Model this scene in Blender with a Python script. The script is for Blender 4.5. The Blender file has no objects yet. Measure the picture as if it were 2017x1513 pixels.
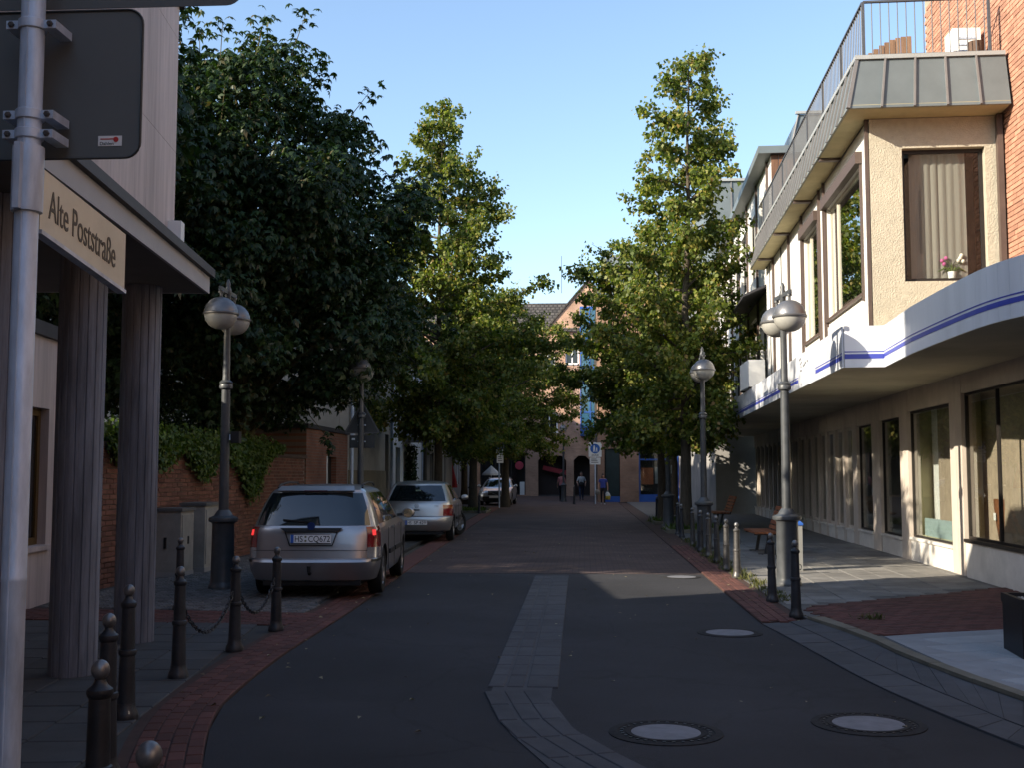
import bpy, bmesh, math, random
import numpy as np
from mathutils import Vector, Matrix

R = math.radians
sc = bpy.context.scene
COL = sc.collection

# ------------------------------------------------------------------ camera, sky, sun, exposure
cam_d = bpy.data.cameras.new('camera')
cam = bpy.data.objects.new('camera', cam_d)
COL.objects.link(cam)
cam.location = (0.0, 0.0, 1.6)
cam.rotation_euler = (R(90 + 4.587), 0, R(3.5985))
cam_d.sensor_width = 36.0
cam_d.lens = 40.16
cam_d.clip_start = 0.05
cam_d.clip_end = 3000
sc.camera = cam

SUN_AZ = 31.0        # light travels towards +X, turned this many degrees towards +Y
SUN_EL = 24.0
world = bpy.data.worlds.new('World')
sc.world = world
world.use_nodes = True
wn = world.node_tree
bg = wn.nodes['Background']
sky = wn.nodes.new('ShaderNodeTexSky')
sky.sky_type = 'NISHITA'
sky.sun_disc = False
sky.sun_elevation = R(SUN_EL)
sky.sun_rotation = R(180 + 90 - SUN_AZ)
sky.air_density = 1.0
sky.dust_density = 1.0
sky.ozone_density = 1.6
wn.links.new(sky.outputs[0], bg.inputs[0])
bg.inputs[1].default_value = 0.15

sun_d = bpy.data.lights.new('sun', 'SUN')
sun_d.energy = 5.0
sun_d.angle = R(0.5)
sun_d.color = (1.0, 0.89, 0.72)
sun = bpy.data.objects.new('sun', sun_d)
COL.objects.link(sun)
tr = Vector((math.cos(R(SUN_AZ)) * math.cos(R(SUN_EL)), math.sin(R(SUN_AZ)) * math.cos(R(SUN_EL)), -math.sin(R(SUN_EL))))
sun.rotation_euler = tr.to_track_quat('-Z', 'Y').to_euler()
sun.location = (-30, -20, 30)

sc.view_settings.view_transform = 'Standard'
sc.view_settings.look = 'None'
sc.view_settings.exposure = 1.05
sc.view_settings.gamma = 1.0
sc.view_settings.use_curve_mapping = False
sc.render.engine = 'CYCLES'
sc.cycles.use_denoising = True
sc.cycles.max_bounces = 8
sc.cycles.diffuse_bounces = 4
sc.cycles.transparent_max_bounces = 12
sc.cycles.caustics_reflective = False
sc.cycles.caustics_refractive = False

# ------------------------------------------------------------------ mesh helpers
class MB:
    def __init__(s):
        s.v = []; s.f = []; s.m = []
    def add(s, vs, fs, mat=0):
        o = len(s.v); s.v += [tuple(p) for p in vs]
        for f in fs:
            s.f.append([i + o for i in f]); s.m.append(mat)
        return s
    def box(s, x0, x1, y0, y1, z0, z1, mat=0):
        return s.add([(x0, y0, z0), (x1, y0, z0), (x1, y1, z0), (x0, y1, z0), (x0, y0, z1), (x1, y0, z1), (x1, y1, z1), (x0, y1, z1)],
                     [(0, 3, 2, 1), (4, 5, 6, 7), (0, 1, 5, 4), (1, 2, 6, 5), (2, 3, 7, 6), (3, 0, 4, 7)], mat)
    def cbox(s, x0, x1, y0, y1, z0, z1, c, mat=0):
        # box with chamfered top edge
        return s.add([(x0, y0, z0), (x1, y0, z0), (x1, y1, z0), (x0, y1, z0), (x0, y0, z1 - c), (x1, y0, z1 - c), (x1, y1, z1 - c), (x0, y1, z1 - c),
                      (x0 + c, y0 + c, z1), (x1 - c, y0 + c, z1), (x1 - c, y1 - c, z1), (x0 + c, y1 - c, z1)],
                     [(0, 3, 2, 1), (0, 1, 5, 4), (1, 2, 6, 5), (2, 3, 7, 6), (3, 0, 4, 7), (4, 5, 9, 8), (5, 6, 10, 9), (6, 7, 11, 10), (7, 4, 8, 11), (8, 9, 10, 11)], mat)
    def prism(s, poly, z0, z1, mat=0):
        n = len(poly)
        a = sum(poly[i][0] * poly[(i + 1) % n][1] - poly[(i + 1) % n][0] * poly[i][1] for i in range(n))
        if a < 0: poly = poly[::-1]
        vs = [(p[0], p[1], z0) for p in poly] + [(p[0], p[1], z1) for p in poly]
        fs = [list(range(n))[::-1], list(range(n, 2 * n))] + [(i, (i + 1) % n, n + (i + 1) % n, n + i) for i in range(n)]
        return s.add(vs, fs, mat)
    def slab(s, poly, o, u, w, n, d0, d1, mat=0):
        # polygon (a,b) in the plane o + a*u + b*w, extruded along n from d0 to d1
        o, u, w, n = Vector(o), Vector(u), Vector(w), Vector(n)
        k = len(poly)
        ar = sum(poly[i][0] * poly[(i + 1) % k][1] - poly[(i + 1) % k][0] * poly[i][1] for i in range(k))
        if (ar < 0) != (u.cross(w).dot(n) < 0): poly = poly[::-1]
        if d1 < d0: d0, d1 = d1, d0
        vs = [o + u * a + w * b + n * d0 for a, b in poly] + [o + u * a + w * b + n * d1 for a, b in poly]
        fs = [list(range(k))[::-1], list(range(k, 2 * k))] + [(i, (i + 1) % k, k + (i + 1) % k, k + i) for i in range(k)]
        return s.add(vs, fs, mat)
    def lathe(s, prof, n=16, c=(0, 0, 0), mat=0, caps=True, ph=0.0):
        vs = []; fs = []
        for r, z in prof:
            for k in range(n):
                a = ph + 2 * math.pi * k / n
                vs.append((c[0] + r * math.cos(a), c[1] + r * math.sin(a), c[2] + z))
        for i in range(len(prof) - 1):
            for k in range(n):
                k2 = (k + 1) % n
                fs.append((i * n + k, i * n + k2, (i + 1) * n + k2, (i + 1) * n + k))
        if caps:
            fs.append(list(range(n))[::-1]); fs.append([(len(prof) - 1) * n + k for k in range(n)])
        return s.add(vs, fs, mat)
    def tube(s, path, rad, n=8, mat=0, caps=True):
        path = [Vector(p) for p in path]
        if not isinstance(rad, (list, tuple)): rad = [rad] * len(path)
        vs = []; fs = []
        up = Vector((0, 0, 1))
        for i, p in enumerate(path):
            d = (path[min(i + 1, len(path) - 1)] - path[max(i - 1, 0)])
            if d.length < 1e-9: d = Vector((0, 0, 1))
            d.normalize()
            ref = up if abs(d.z) < 0.9 else Vector((1, 0, 0))
            a = d.cross(ref).normalized(); b = a.cross(d)
            for k in range(n):
                t = 2 * math.pi * k / n
                vs.append(p + (a * math.cos(t) + b * math.sin(t)) * rad[i])
        for i in range(len(path) - 1):
            for k in range(n):
                k2 = (k + 1) % n
                fs.append((i * n + k, (i + 1) * n + k, (i + 1) * n + k2, i * n + k2))
        if caps:
            fs.append(list(range(n))); fs.append([(len(path) - 1) * n + k for k in range(n)][::-1])
        return s.add(vs, fs, mat)
    def bar(s, p, q, w, h=None, mat=0):
        p, q = Vector(p), Vector(q); h = h or w
        d = (q - p); L = d.length; d.normalize()
        ref = Vector((0, 0, 1)) if abs(d.z) < 0.95 else Vector((0, 1, 0))
        a = d.cross(ref).normalized() * (w / 2); b = a.cross(d).normalized() * (h / 2)
        vs = [p - a - b, p + a - b, p + a + b, p - a + b, q - a - b, q + a - b, q + a + b, q - a + b]
        return s.add(vs, [(0, 1, 2, 3), (7, 6, 5, 4), (4, 5, 1, 0), (5, 6, 2, 1), (6, 7, 3, 2), (7, 4, 0, 3)], mat)
    def sphere(s, c, r, n=16, m=10, mat=0, sz=1.0):
        prof = [(max(r * math.sin(math.pi * i / m), 1e-4), -r * sz * math.cos(math.pi * i / m)) for i in range(m + 1)]
        return s.lathe(prof, n, c, mat, caps=False)
    def mesh(s, name, mats, smooth=None):
        me = bpy.data.meshes.new(name)
        me.from_pydata(s.v, [], s.f)
        if not isinstance(mats, (list, tuple)): mats = [mats]
        for m in mats: me.materials.append(m)
        if len(mats) > 1: me.polygons.foreach_set('material_index', s.m)
        if smooth is not None:
            me.polygons.foreach_set('use_smooth', [True] * len(me.polygons))
            me.set_sharp_from_angle(angle=R(smooth))
        me.update()
        return me
    def build(s, name, mats, parent=None, smooth=None, loc=None, rotz=None):
        return link(name, s.mesh(name, mats, smooth), parent, loc, rotz)

def link(name, me, parent=None, loc=None, rotz=None):
    o = bpy.data.objects.new(name, me)
    COL.objects.link(o)
    if parent is not None: o.parent = parent
    if loc is not None: o.location = loc
    if rotz is not None: o.rotation_euler = (0, 0, rotz)
    return o

def tag(o, label=None, cat=None, group=None, kind=None):
    if label: o['label'] = label
    if cat: o['category'] = cat
    if group: o['group'] = group
    if kind: o['kind'] = kind
    return o

def thing(name, label, cat, loc=(0, 0, 0), rotz=0.0, group=None):
    o = bpy.data.objects.new(name, None)
    o.empty_display_size = 0.3
    COL.objects.link(o)
    o.location = loc; o.rotation_euler = (0, 0, rotz)
    return tag(o, label, cat, group)

def kids(o):
    return [c for c in COL.objects if c.parent is o]

def copy_tree(o, parent=None, loc=None, rotz=None, label=None, _all=None):
    src = _all if _all is not None else list(COL.objects)
    c = o.copy(); COL.objects.link(c); c.parent = parent
    if loc is not None: c.location = loc
    if rotz is not None: c.rotation_euler = (0, 0, rotz)
    if label: c['label'] = label
    for ch in src:
        if ch.parent is o: copy_tree(ch, c, _all=src)
    return c

def text_mesh(name, s, mat, parent, origin, u, w, height, width=None, depth=0.002, align='LEFT'):
    # lettering lying in the plane spanned by u (reading direction) and w (up); height = capital height
    cu = bpy.data.curves.new(name + '_curve', 'FONT')
    cu.body = s; cu.extrude = depth; cu.size = 1.0
    tmp = bpy.data.objects.new('tmp_text', cu)
    COL.objects.link(tmp)
    dg = bpy.context.evaluated_depsgraph_get()
    me = bpy.data.meshes.new_from_object(tmp.evaluated_get(dg))
    bpy.data.objects.remove(tmp); bpy.data.curves.remove(cu)
    co = np.array([v.co[:] for v in me.vertices])
    x0, x1 = co[:, 0].min(), co[:, 0].max()
    sy = height / 0.69
    sx = sy if width is None else width / (x1 - x0)
    co[:, 0] = (co[:, 0] - x0) * sx; co[:, 1] *= sy
    if align == 'CENTER': co[:, 0] -= co[:, 0].max() / 2
    u = Vector(u).normalized(); w = Vector(w).normalized(); n = u.cross(w)
    P = np.array(origin)[None, :] + co[:, :1] * np.array(u) + co[:, 1:2] * np.array(w) + co[:, 2:3] * np.array(n)
    me.vertices.foreach_set('co', P.astype(np.float32).ravel())
    me.materials.clear(); me.materials.append(mat)
    me.update()
    me.name = name
    return link(name, me, parent)

# ------------------------------------------------------------------ materials
MATS = {}
def M(name, col, rough=0.7, metal=0.0, var=0.18, scale=2.5, bump=0.0, bscale=60.0, rand=0.0, stretch=None, spec=0.4, detail=6.0, dirt=0.0, coat=0.0, emit=None):
    if name in MATS: return MATS[name]
    m = bpy.data.materials.new(name); m.use_nodes = True
    nt = m.node_tree; N = nt.nodes; L = nt.links
    p = N['Principled BSDF']
    p.inputs['Roughness'].default_value = rough
    p.inputs['Metallic'].default_value = metal
    p.inputs['Specular IOR Level'].default_value = spec
    p.inputs['Coat Weight'].default_value = coat
    p.inputs['Coat Roughness'].default_value = 0.04
    geo = N.new('ShaderNodeNewGeometry')
    src = geo.outputs['Position']
    if stretch:
        mp = N.new('ShaderNodeMapping'); mp.inputs['Scale'].default_value = stretch
        L.new(src, mp.inputs['Vector']); src = mp.outputs[0]
    no = N.new('ShaderNodeTexNoise'); no.inputs['Scale'].default_value = scale; no.inputs['Detail'].default_value = detail
    no.inputs['Roughness'].default_value = 0.65
    L.new(src, no.inputs['Vector'])
    mr = N.new('ShaderNodeMapRange'); mr.inputs['From Min'].default_value = 0.3; mr.inputs['From Max'].default_value = 0.7
    mr.inputs['To Min'].default_value = 1 - var; mr.inputs['To Max'].default_value = 1 + var
    L.new(no.outputs['Fac'], mr.inputs['Value'])
    val = mr.outputs[0]
    if rand:
        oi = N.new('ShaderNodeObjectInfo')
        ad = N.new('ShaderNodeMath'); ad.operation = 'ADD'
        L.new(oi.outputs['Random'], ad.inputs[0]); L.new(geo.outputs['Random Per Island'], ad.inputs[1])
        fr = N.new('ShaderNodeMath'); fr.operation = 'FRACT'; L.new(ad.outputs[0], fr.inputs[0])
        m2 = N.new('ShaderNodeMapRange'); m2.inputs['To Min'].default_value = 1 - rand; m2.inputs['To Max'].default_value = 1 + rand
        L.new(fr.outputs[0], m2.inputs['Value'])
        mu = N.new('ShaderNodeMath'); mu.operation = 'MULTIPLY'
        L.new(val, mu.inputs[0]); L.new(m2.outputs[0], mu.inputs[1]); val = mu.outputs[0]
    if dirt:
        n3 = N.new('ShaderNodeTexNoise'); n3.inputs['Scale'].default_value = 0.55; n3.inputs['Detail'].default_value = 8
        L.new(src, n3.inputs['Vector'])
        m3 = N.new('ShaderNodeMapRange'); m3.inputs['From Min'].default_value = 0.42; m3.inputs['From Max'].default_value = 0.62
        m3.inputs['To Min'].default_value = 1.0; m3.inputs['To Max'].default_value = 1 - dirt
        L.new(n3.outputs['Fac'], m3.inputs['Value'])
        mu = N.new('ShaderNodeMath'); mu.operation = 'MULTIPLY'
        L.new(val, mu.inputs[0]); L.new(m3.outputs[0], mu.inputs[1]); val = mu.outputs[0]
    vm = N.new('ShaderNodeVectorMath'); vm.operation = 'SCALE'
    vm.inputs[0].default_value = col
    L.new(val, vm.inputs['Scale'])
    L.new(vm.outputs[0], p.inputs['Base Color'])
    if bump:
        nb = N.new('ShaderNodeTexNoise'); nb.inputs['Scale'].default_value = bscale; nb.inputs['Detail'].default_value = 4
        L.new(src, nb.inputs['Vector'])
        bp = N.new('ShaderNodeBump'); bp.inputs['Strength'].default_value = bump; bp.inputs['Distance'].default_value = 0.02
        L.new(nb.outputs['Fac'], bp.inputs['Height']); L.new(bp.outputs[0], p.inputs['Normal'])
    if emit:
        p.inputs['Emission Color'].default_value = (*emit[:3], 1); p.inputs['Emission Strength'].default_value = emit[3]
    MATS[name] = m
    return m

def brick_mat(name, c1, c2, mortar, w, h, ms=0.012, plane='xy', rough=0.85, rotz=0.0):
    # procedural courses, only for surfaces too far off to tell the pieces apart
    if name in MATS: return MATS[name]
    m = bpy.data.materials.new(name); m.use_nodes = True
    nt = m.node_tree; N = nt.nodes; L = nt.links
    p = N['Principled BSDF']; p.inputs['Roughness'].default_value = rough; p.inputs['Specular IOR Level'].default_value = 0.25
    geo = N.new('ShaderNodeNewGeometry')
    sep = N.new('ShaderNodeSeparateXYZ'); L.new(geo.outputs['Position'], sep.inputs[0])
    cmb = N.new('ShaderNodeCombineXYZ')
    ax = {'xy': ('X', 'Y'), 'xz': ('X', 'Z'), 'yz': ('Y', 'Z'), 'yx': ('Y', 'X')}[plane]
    L.new(sep.outputs[ax[0]], cmb.inputs[0]); L.new(sep.outputs[ax[1]], cmb.inputs[1])
    bt = N.new('ShaderNodeTexBrick')
    bt.inputs['Scale'].default_value = 1.0
    bt.inputs['Brick Width'].default_value = w; bt.inputs['Row Height'].default_value = h
    bt.inputs['Mortar Size'].default_value = ms; bt.inputs['Mortar Smooth'].default_value = 0.2
    bt.inputs['Color1'].default_value = (*c1, 1); bt.inputs['Color2'].default_value = (*c2, 1); bt.inputs['Mortar'].default_value = (*mortar, 1)
    L.new(cmb.outputs[0], bt.inputs['Vector'])
    no = N.new('ShaderNodeTexNoise'); no.inputs['Scale'].default_value = 0.9; no.inputs['Detail'].default_value = 8
    L.new(geo.outputs['Position'], no.inputs['Vector'])
    mr = N.new('ShaderNodeMapRange'); mr.inputs['From Min'].default_value = 0.3; mr.inputs['From Max'].default_value = 0.7
    mr.inputs['To Min'].default_value = 0.72; mr.inputs['To Max'].default_value = 1.22
    L.new(no.outputs['Fac'], mr.inputs['Value'])
    vm = N.new('ShaderNodeVectorMath'); vm.operation = 'SCALE'
    L.new(bt.outputs['Color'], vm.inputs[0]); L.new(mr.outputs[0], vm.inputs['Scale'])
    L.new(vm.outputs[0], p.inputs['Base Color'])
    bp = N.new('ShaderNodeBump'); bp.inputs['Strength'].default_value = 0.35; bp.inputs['Distance'].default_value = 0.01; bp.invert = True
    L.new(bt.outputs['Fac'], bp.inputs['Height']); L.new(bp.outputs[0], p.inputs['Normal'])
    MATS[name] = m
    return m

def glass_mat(name, tint=(0.9, 0.93, 0.92), ior=1.5, rough=0.0, thin=1.0):
    if name in MATS: return MATS[name]
    m = bpy.data.materials.new(name); m.use_nodes = True
    nt = m.node_tree; N = nt.nodes; L = nt.links
    N.remove(N['Principled BSDF'])
    out = N['Material Output']
    # Schlick reflectance, the same from both sides of the pane
    f0 = ((ior - 1) / (ior + 1)) ** 2
    geo = N.new('ShaderNodeNewGeometry')
    dt = N.new('ShaderNodeVectorMath'); dt.operation = 'DOT_PRODUCT'
    L.new(geo.outputs['Incoming'], dt.inputs[0]); L.new(geo.outputs['Normal'], dt.inputs[1])
    ab = N.new('ShaderNodeMath'); ab.operation = 'ABSOLUTE'; L.new(dt.outputs['Value'], ab.inputs[0])
    om = N.new('ShaderNodeMath'); om.operation = 'SUBTRACT'; om.inputs[0].default_value = 1.0; L.new(ab.outputs[0], om.inputs[1])
    pw = N.new('ShaderNodeMath'); pw.operation = 'POWER'; pw.inputs[1].default_value = 5.0; L.new(om.outputs[0], pw.inputs[0])
    k = N.new('ShaderNodeMath'); k.operation = 'MULTIPLY_ADD'; k.inputs[1].default_value = (1 - f0) * thin; k.inputs[2].default_value = f0 * thin; k.use_clamp = True
    L.new(pw.outputs[0], k.inputs[0])
    t = N.new('ShaderNodeBsdfTransparent'); t.inputs[0].default_value = (*tint, 1)
    gl = N.new('ShaderNodeBsdfGlossy'); gl.inputs['Roughness'].default_value = rough
    mx = N.new('ShaderNodeMixShader')
    L.new(k.outputs[0], mx.inputs[0]); L.new(t.outputs[0], mx.inputs[1]); L.new(gl.outputs[0], mx.inputs[2])
    L.new(mx.outputs[0], out.inputs[0])
    MATS[name] = m
    return m

def leaf_mat(name, cols, trans=0.35, rough=0.5):
    if name in MATS: return MATS[name]
    m = bpy.data.materials.new(name); m.use_nodes = True
    nt = m.node_tree; N = nt.nodes; L = nt.links
    p = N['Principled BSDF']; p.inputs['Roughness'].default_value = rough; p.inputs['Specular IOR Level'].default_value = 0.35
    out = N['Material Output']
    geo = N.new('ShaderNodeNewGeometry')
    cr = N.new('ShaderNodeValToRGB')
    el = cr.color_ramp.elements
    while len(el) < len(cols): el.new(0.5)
    for i, (pos, c) in enumerate(cols):
        el[i].position = pos; el[i].color = (*c, 1)
    L.new(geo.outputs['Random Per Island'], cr.inputs[0])
    no = N.new('ShaderNodeTexNoise'); no.inputs['Scale'].default_value = 0.9; no.inputs['Detail'].default_value = 3
    L.new(geo.outputs['Position'], no.inputs['Vector'])
    mr = N.new('ShaderNodeMapRange'); mr.inputs['From Min'].default_value = 0.3; mr.inputs['From Max'].default_value = 0.7
    mr.inputs['To Min'].default_value = 0.75; mr.inputs['To Max'].default_value = 1.25
    L.new(no.outputs['Fac'], mr.inputs['Value'])
    vm = N.new('ShaderNodeVectorMath'); vm.operation = 'SCALE'
    L.new(cr.outputs[0], vm.inputs[0]); L.new(mr.outputs[0], vm.inputs['Scale'])
    L.new(vm.outputs[0], p.inputs['Base Color'])
    tl = N.new('ShaderNodeBsdfTranslucent')
    v2 = N.new('ShaderNodeVectorMath'); v2.operation = 'MULTIPLY'; v2.inputs[1].default_value = (1.3, 1.5, 0.55)
    L.new(vm.outputs[0], v2.inputs[0]); L.new(v2.outputs[0], tl.inputs[0])
    mx = N.new('ShaderNodeMixShader'); mx.inputs[0].default_value = trans
    L.new(p.outputs[0], mx.inputs[1]); L.new(tl.outputs[0], mx.inputs[2]); L.new(mx.outputs[0], out.inputs[0])
    MATS[name] = m
    return m

asphalt = M('asphalt', (0.030, 0.030, 0.034), 0.85, var=0.22, scale=1.1, bump=0.35, bscale=220, detail=10, dirt=0.12)
def wear(m):
    # speckled aggregate, hairline cracks and worn patches
    nt = m.node_tree; N = nt.nodes; L = nt.links; p = N['Principled BSDF']
    src = p.inputs['Base Color'].links[0].from_socket
    geo = N.new('ShaderNodeNewGeometry')
    v1 = N.new('ShaderNodeTexVoronoi'); v1.inputs['Scale'].default_value = 90; L.new(geo.outputs['Position'], v1.inputs['Vector'])
    r1 = N.new('ShaderNodeMapRange'); r1.inputs['From Min'].default_value = 0.05; r1.inputs['From Max'].default_value = 0.35; r1.inputs['To Min'].default_value = 1.7; r1.inputs['To Max'].default_value = 0.9
    L.new(v1.outputs['Distance'], r1.inputs['Value'])
    n2 = N.new('ShaderNodeTexNoise'); n2.inputs['Scale'].default_value = 1.3; n2.inputs['Detail'].default_value = 5; L.new(geo.outputs['Position'], n2.inputs['Vector'])
    va = N.new('ShaderNodeVectorMath'); va.operation = 'MULTIPLY_ADD'; va.inputs[1].default_value = (.9, .9, .9); L.new(n2.outputs['Color'], va.inputs[0]); L.new(geo.outputs['Position'], va.inputs[2])
    v2 = N.new('ShaderNodeTexVoronoi'); v2.feature = 'DISTANCE_TO_EDGE'; v2.inputs['Scale'].default_value = 0.42; L.new(va.outputs[0], v2.inputs['Vector'])
    r2 = N.new('ShaderNodeMapRange'); r2.inputs['From Min'].default_value = 0.0; r2.inputs['From Max'].default_value = 0.012; r2.inputs['To Min'].default_value = 0.72; r2.inputs['To Max'].default_value = 1.0
    L.new(v2.outputs['Distance'], r2.inputs['Value'])
    n3 = N.new('ShaderNodeTexNoise'); n3.inputs['Scale'].default_value = 0.35; n3.inputs['Detail'].default_value = 7; L.new(geo.outputs['Position'], n3.inputs['Vector'])
    r3 = N.new('ShaderNodeMapRange'); r3.inputs['From Min'].default_value = 0.35; r3.inputs['From Max'].default_value = 0.65; r3.inputs['To Min'].default_value = 0.72; r3.inputs['To Max'].default_value = 1.3
    L.new(n3.outputs['Fac'], r3.inputs['Value'])
    a = N.new('ShaderNodeMath'); a.operation = 'MULTIPLY'; L.new(r1.outputs[0], a.inputs[0]); L.new(r2.outputs[0], a.inputs[1])
    b = N.new('ShaderNodeMath'); b.operation = 'MULTIPLY'; L.new(a.outputs[0], b.inputs[0]); L.new(r3.outputs[0], b.inputs[1])
    vm = N.new('ShaderNodeVectorMath'); vm.operation = 'SCALE'; L.new(src, vm.inputs[0]); L.new(b.outputs[0], vm.inputs['Scale'])
    L.new(vm.outputs[0], p.inputs['Base Color'])
wear(asphalt)
earth = M('earth', (0.08, 0.075, 0.06), 0.95, var=0.3, scale=0.6)
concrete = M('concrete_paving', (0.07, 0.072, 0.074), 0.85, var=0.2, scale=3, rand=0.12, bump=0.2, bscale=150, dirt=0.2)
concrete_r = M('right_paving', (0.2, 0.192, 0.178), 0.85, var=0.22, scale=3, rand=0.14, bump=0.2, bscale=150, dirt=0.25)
concrete_base = M('concrete_joint', (0.05, 0.05, 0.048), 0.9, var=0.25, scale=2)
pale_slab = M('pale_slab', (0.32, 0.33, 0.335), 0.8, var=0.12, scale=3, rand=0.07, bump=0.12, bscale=150, dirt=0.12)
gutter_m = M('gutter_stone', (0.07, 0.072, 0.078), 0.85, var=0.2, scale=4, rand=0.1, bump=0.2, bscale=120, dirt=0.15)
red_paver = M('red_paver', (0.11, 0.043, 0.034), 0.85, var=0.2, scale=5, rand=0.28, bump=0.2, bscale=160, dirt=0.18)
red_joint = M('red_joint', (0.06, 0.034, 0.027), 0.9, var=0.25, scale=4)
kerb_m = M('kerb_stone', (0.16, 0.142, 0.105), 0.85, var=0.2, scale=4, rand=0.08, bump=0.2, bscale=120)
cobble_m = M('cobble', (0.11, 0.105, 0.10), 0.8, var=0.25, scale=6, rand=0.3, bump=0.2, bscale=120)
iron = M('cast_iron', (0.026, 0.028, 0.033), 0.5, var=0.5, scale=9, bump=0.12, bscale=70, spec=0.45, coat=0.12, dirt=.35, detail=10)
iron_worn = M('worn_iron', (0.085, 0.082, 0.08), 0.4, metal=0.4, var=0.35, scale=14, bump=0.08, bscale=60)
ball_metal = M('ball_metal', (0.2, 0.2, 0.2), 0.35, metal=0.6, var=0.35, scale=16)
lamp_grey = M('lamp_grey_paint', (0.2, 0.2, 0.2), 0.4, metal=0.5, var=0.2, scale=8, spec=0.5)
galv = M('galvanised_steel', (0.53, 0.62, 0.74), 0.45, metal=0.2, var=0.28, scale=14, stretch=(1, 1, 0.25), bump=0.05, bscale=40, dirt=0.15)
sign_back = M('sign_back_grey', (0.12, 0.128, 0.125), 0.55, var=0.08, scale=2)
white_m = M('white_panel', (0.72, 0.71, 0.68), 0.5, var=0.05, scale=1.2, dirt=0.06)
fascia_m = M('fascia_enamel', (0.6, 0.62, 0.66), 0.35, var=0.06, scale=0.9, dirt=0.16, spec=0.5, stretch=(3, 3, .35))
stripe_m = M('blue_stripe', (0.05, 0.065, 0.34), 0.4, var=0.06)
soffit_m = M('soffit_plaster', (0.5, 0.45, 0.33), 0.9, var=0.12, scale=0.8, dirt=0.2)
stucco = M('cream_stucco', (0.44, 0.4, 0.315), 0.95, var=0.1, scale=10, bump=0.8, bscale=45, dirt=0.05)
zinc = M('zinc_sheet', (0.165, 0.19, 0.195), 0.5, metal=0.35, var=0.12, scale=1.5, dirt=0.1)
zinc_seam = M('zinc_seam', (0.2, 0.19, 0.185), 0.5, metal=0.35, var=0.12, scale=3)
brown_metal = M('brown_metal', (0.085, 0.06, 0.05), 0.5, var=0.15, scale=4)
dark_frame = M('dark_frame', (0.018, 0.014, 0.012), 0.5, var=0.2, scale=6)
rail_m = M('railing_paint', (0.06, 0.065, 0.075), 0.5, var=0.15, scale=6)
wood_m = M('weathered_wood', (0.2, 0.125, 0.08), 0.85, var=0.3, scale=5, stretch=(3, 3, 0.3), rand=0.2)
bench_wood = M('bench_wood', (0.27, 0.095, 0.04), 0.6, var=0.25, scale=6, stretch=(3, 0.3, 3), rand=0.15)
clad_wood = M('clad_wood', (0.17, 0.085, 0.05), 0.8, var=0.3, scale=5, stretch=(3, 3, 0.3), rand=0.2)
brick_r = M('facade_brick', (0.38, 0.195, 0.13), 0.9, var=0.15, scale=9, rand=0.22, bump=0.25, bscale=90)
brick_mortar = M('facade_mortar', (0.34, 0.27, 0.2), 0.95, var=0.15, scale=6)
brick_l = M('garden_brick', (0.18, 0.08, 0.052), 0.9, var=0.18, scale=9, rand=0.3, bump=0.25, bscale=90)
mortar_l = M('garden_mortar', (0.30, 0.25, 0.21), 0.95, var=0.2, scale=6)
travertine = M('travertine', (0.52, 0.45, 0.425), 0.7, var=0.2, scale=3.5, stretch=(3, 3, 0.22), bump=0.1, bscale=30, dirt=0.18, detail=10)
shop_stone = M('shop_stone', (0.54, 0.475, 0.41), 0.7, var=0.12, scale=3, stretch=(1, 1, 0.5), dirt=0.15)
shop_base = M('shop_base_stone', (0.66, 0.63, 0.58), 0.7, var=0.12, scale=3, dirt=0.15)
column_m = M('column_stone', (0.2, 0.215, 0.255), 0.8, var=0.42, scale=4, stretch=(3, 3, 0.35), bump=0.2, bscale=40, dirt=0.25, detail=9)
canopy_light = M('canopy_fascia', (0.4, 0.4, 0.4), 0.7, var=0.08, scale=2)
canopy_dark = M('canopy_coping', (0.045, 0.042, 0.045), 0.6, var=0.15, scale=4)
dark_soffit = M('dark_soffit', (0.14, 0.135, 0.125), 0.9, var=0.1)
glass = glass_mat('window_glass', (0.94, 0.96, 0.95), 1.5, 0.0, 1.0)
glass_up = glass_mat('upper_window_glass', (0.75, 0.8, 0.78), 1.6, 0.0, 2.0)
glass_dark = M('dark_glazing', (0.012, 0.014, 0.016), 0.06, var=0.2, scale=2, spec=0.7)
interior_m = M('cream_interior', (0.8, 0.74, 0.53), 0.9, var=0.05)
interior_pale = M('pale_back', (0.2, 0.2, 0.18), 0.9, var=0.3, scale=1.0)
interior_dark = M('dim_interior', (0.03, 0.027, 0.022), 0.9, var=0.3, scale=1.0)
curtain_m = M('curtain', (0.2, 0.18, 0.16), 0.9, var=0.15, scale=20, stretch=(6, 6, 0.1))
curtain_w = M('white_curtain', (0.7, 0.68, 0.6), 0.9, var=0.1, scale=20, stretch=(6, 6, 0.1))
plaster_b = M('beige_plaster', (0.48, 0.45, 0.39), 0.95, var=0.12, scale=1.2, bump=0.15, bscale=60, dirt=0.25)
plaster_w = M('white_plaster', (0.72, 0.73, 0.75), 0.9, var=0.08, scale=1.2, dirt=0.12)
plaster_g = M('grey_plaster', (0.30, 0.29, 0.28), 0.95, var=0.12, scale=1.0, dirt=0.2)
roof_tile = brick_mat('roof_tiles', (0.06, 0.055, 0.05), (0.09, 0.08, 0.07), (0.025, 0.022, 0.02), 0.3, 0.33, 0.03, 'xy')
far_brick = brick_mat('far_brick', (0.38, 0.22, 0.15), (0.46, 0.28, 0.19), (0.4, 0.3, 0.23), 0.25, 0.08, 0.01, 'xz')
far_brick2 = brick_mat('far_brown_brick', (0.27, 0.155, 0.105), (0.33, 0.19, 0.125), (0.28, 0.2, 0.15), 0.25, 0.08, 0.01, 'xz')
far_paving = brick_mat('brick_paving', (0.082, 0.058, 0.054), (0.108, 0.073, 0.065), (0.052, 0.042, 0.04), 0.2, 0.1, 0.01, 'xy')
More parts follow.
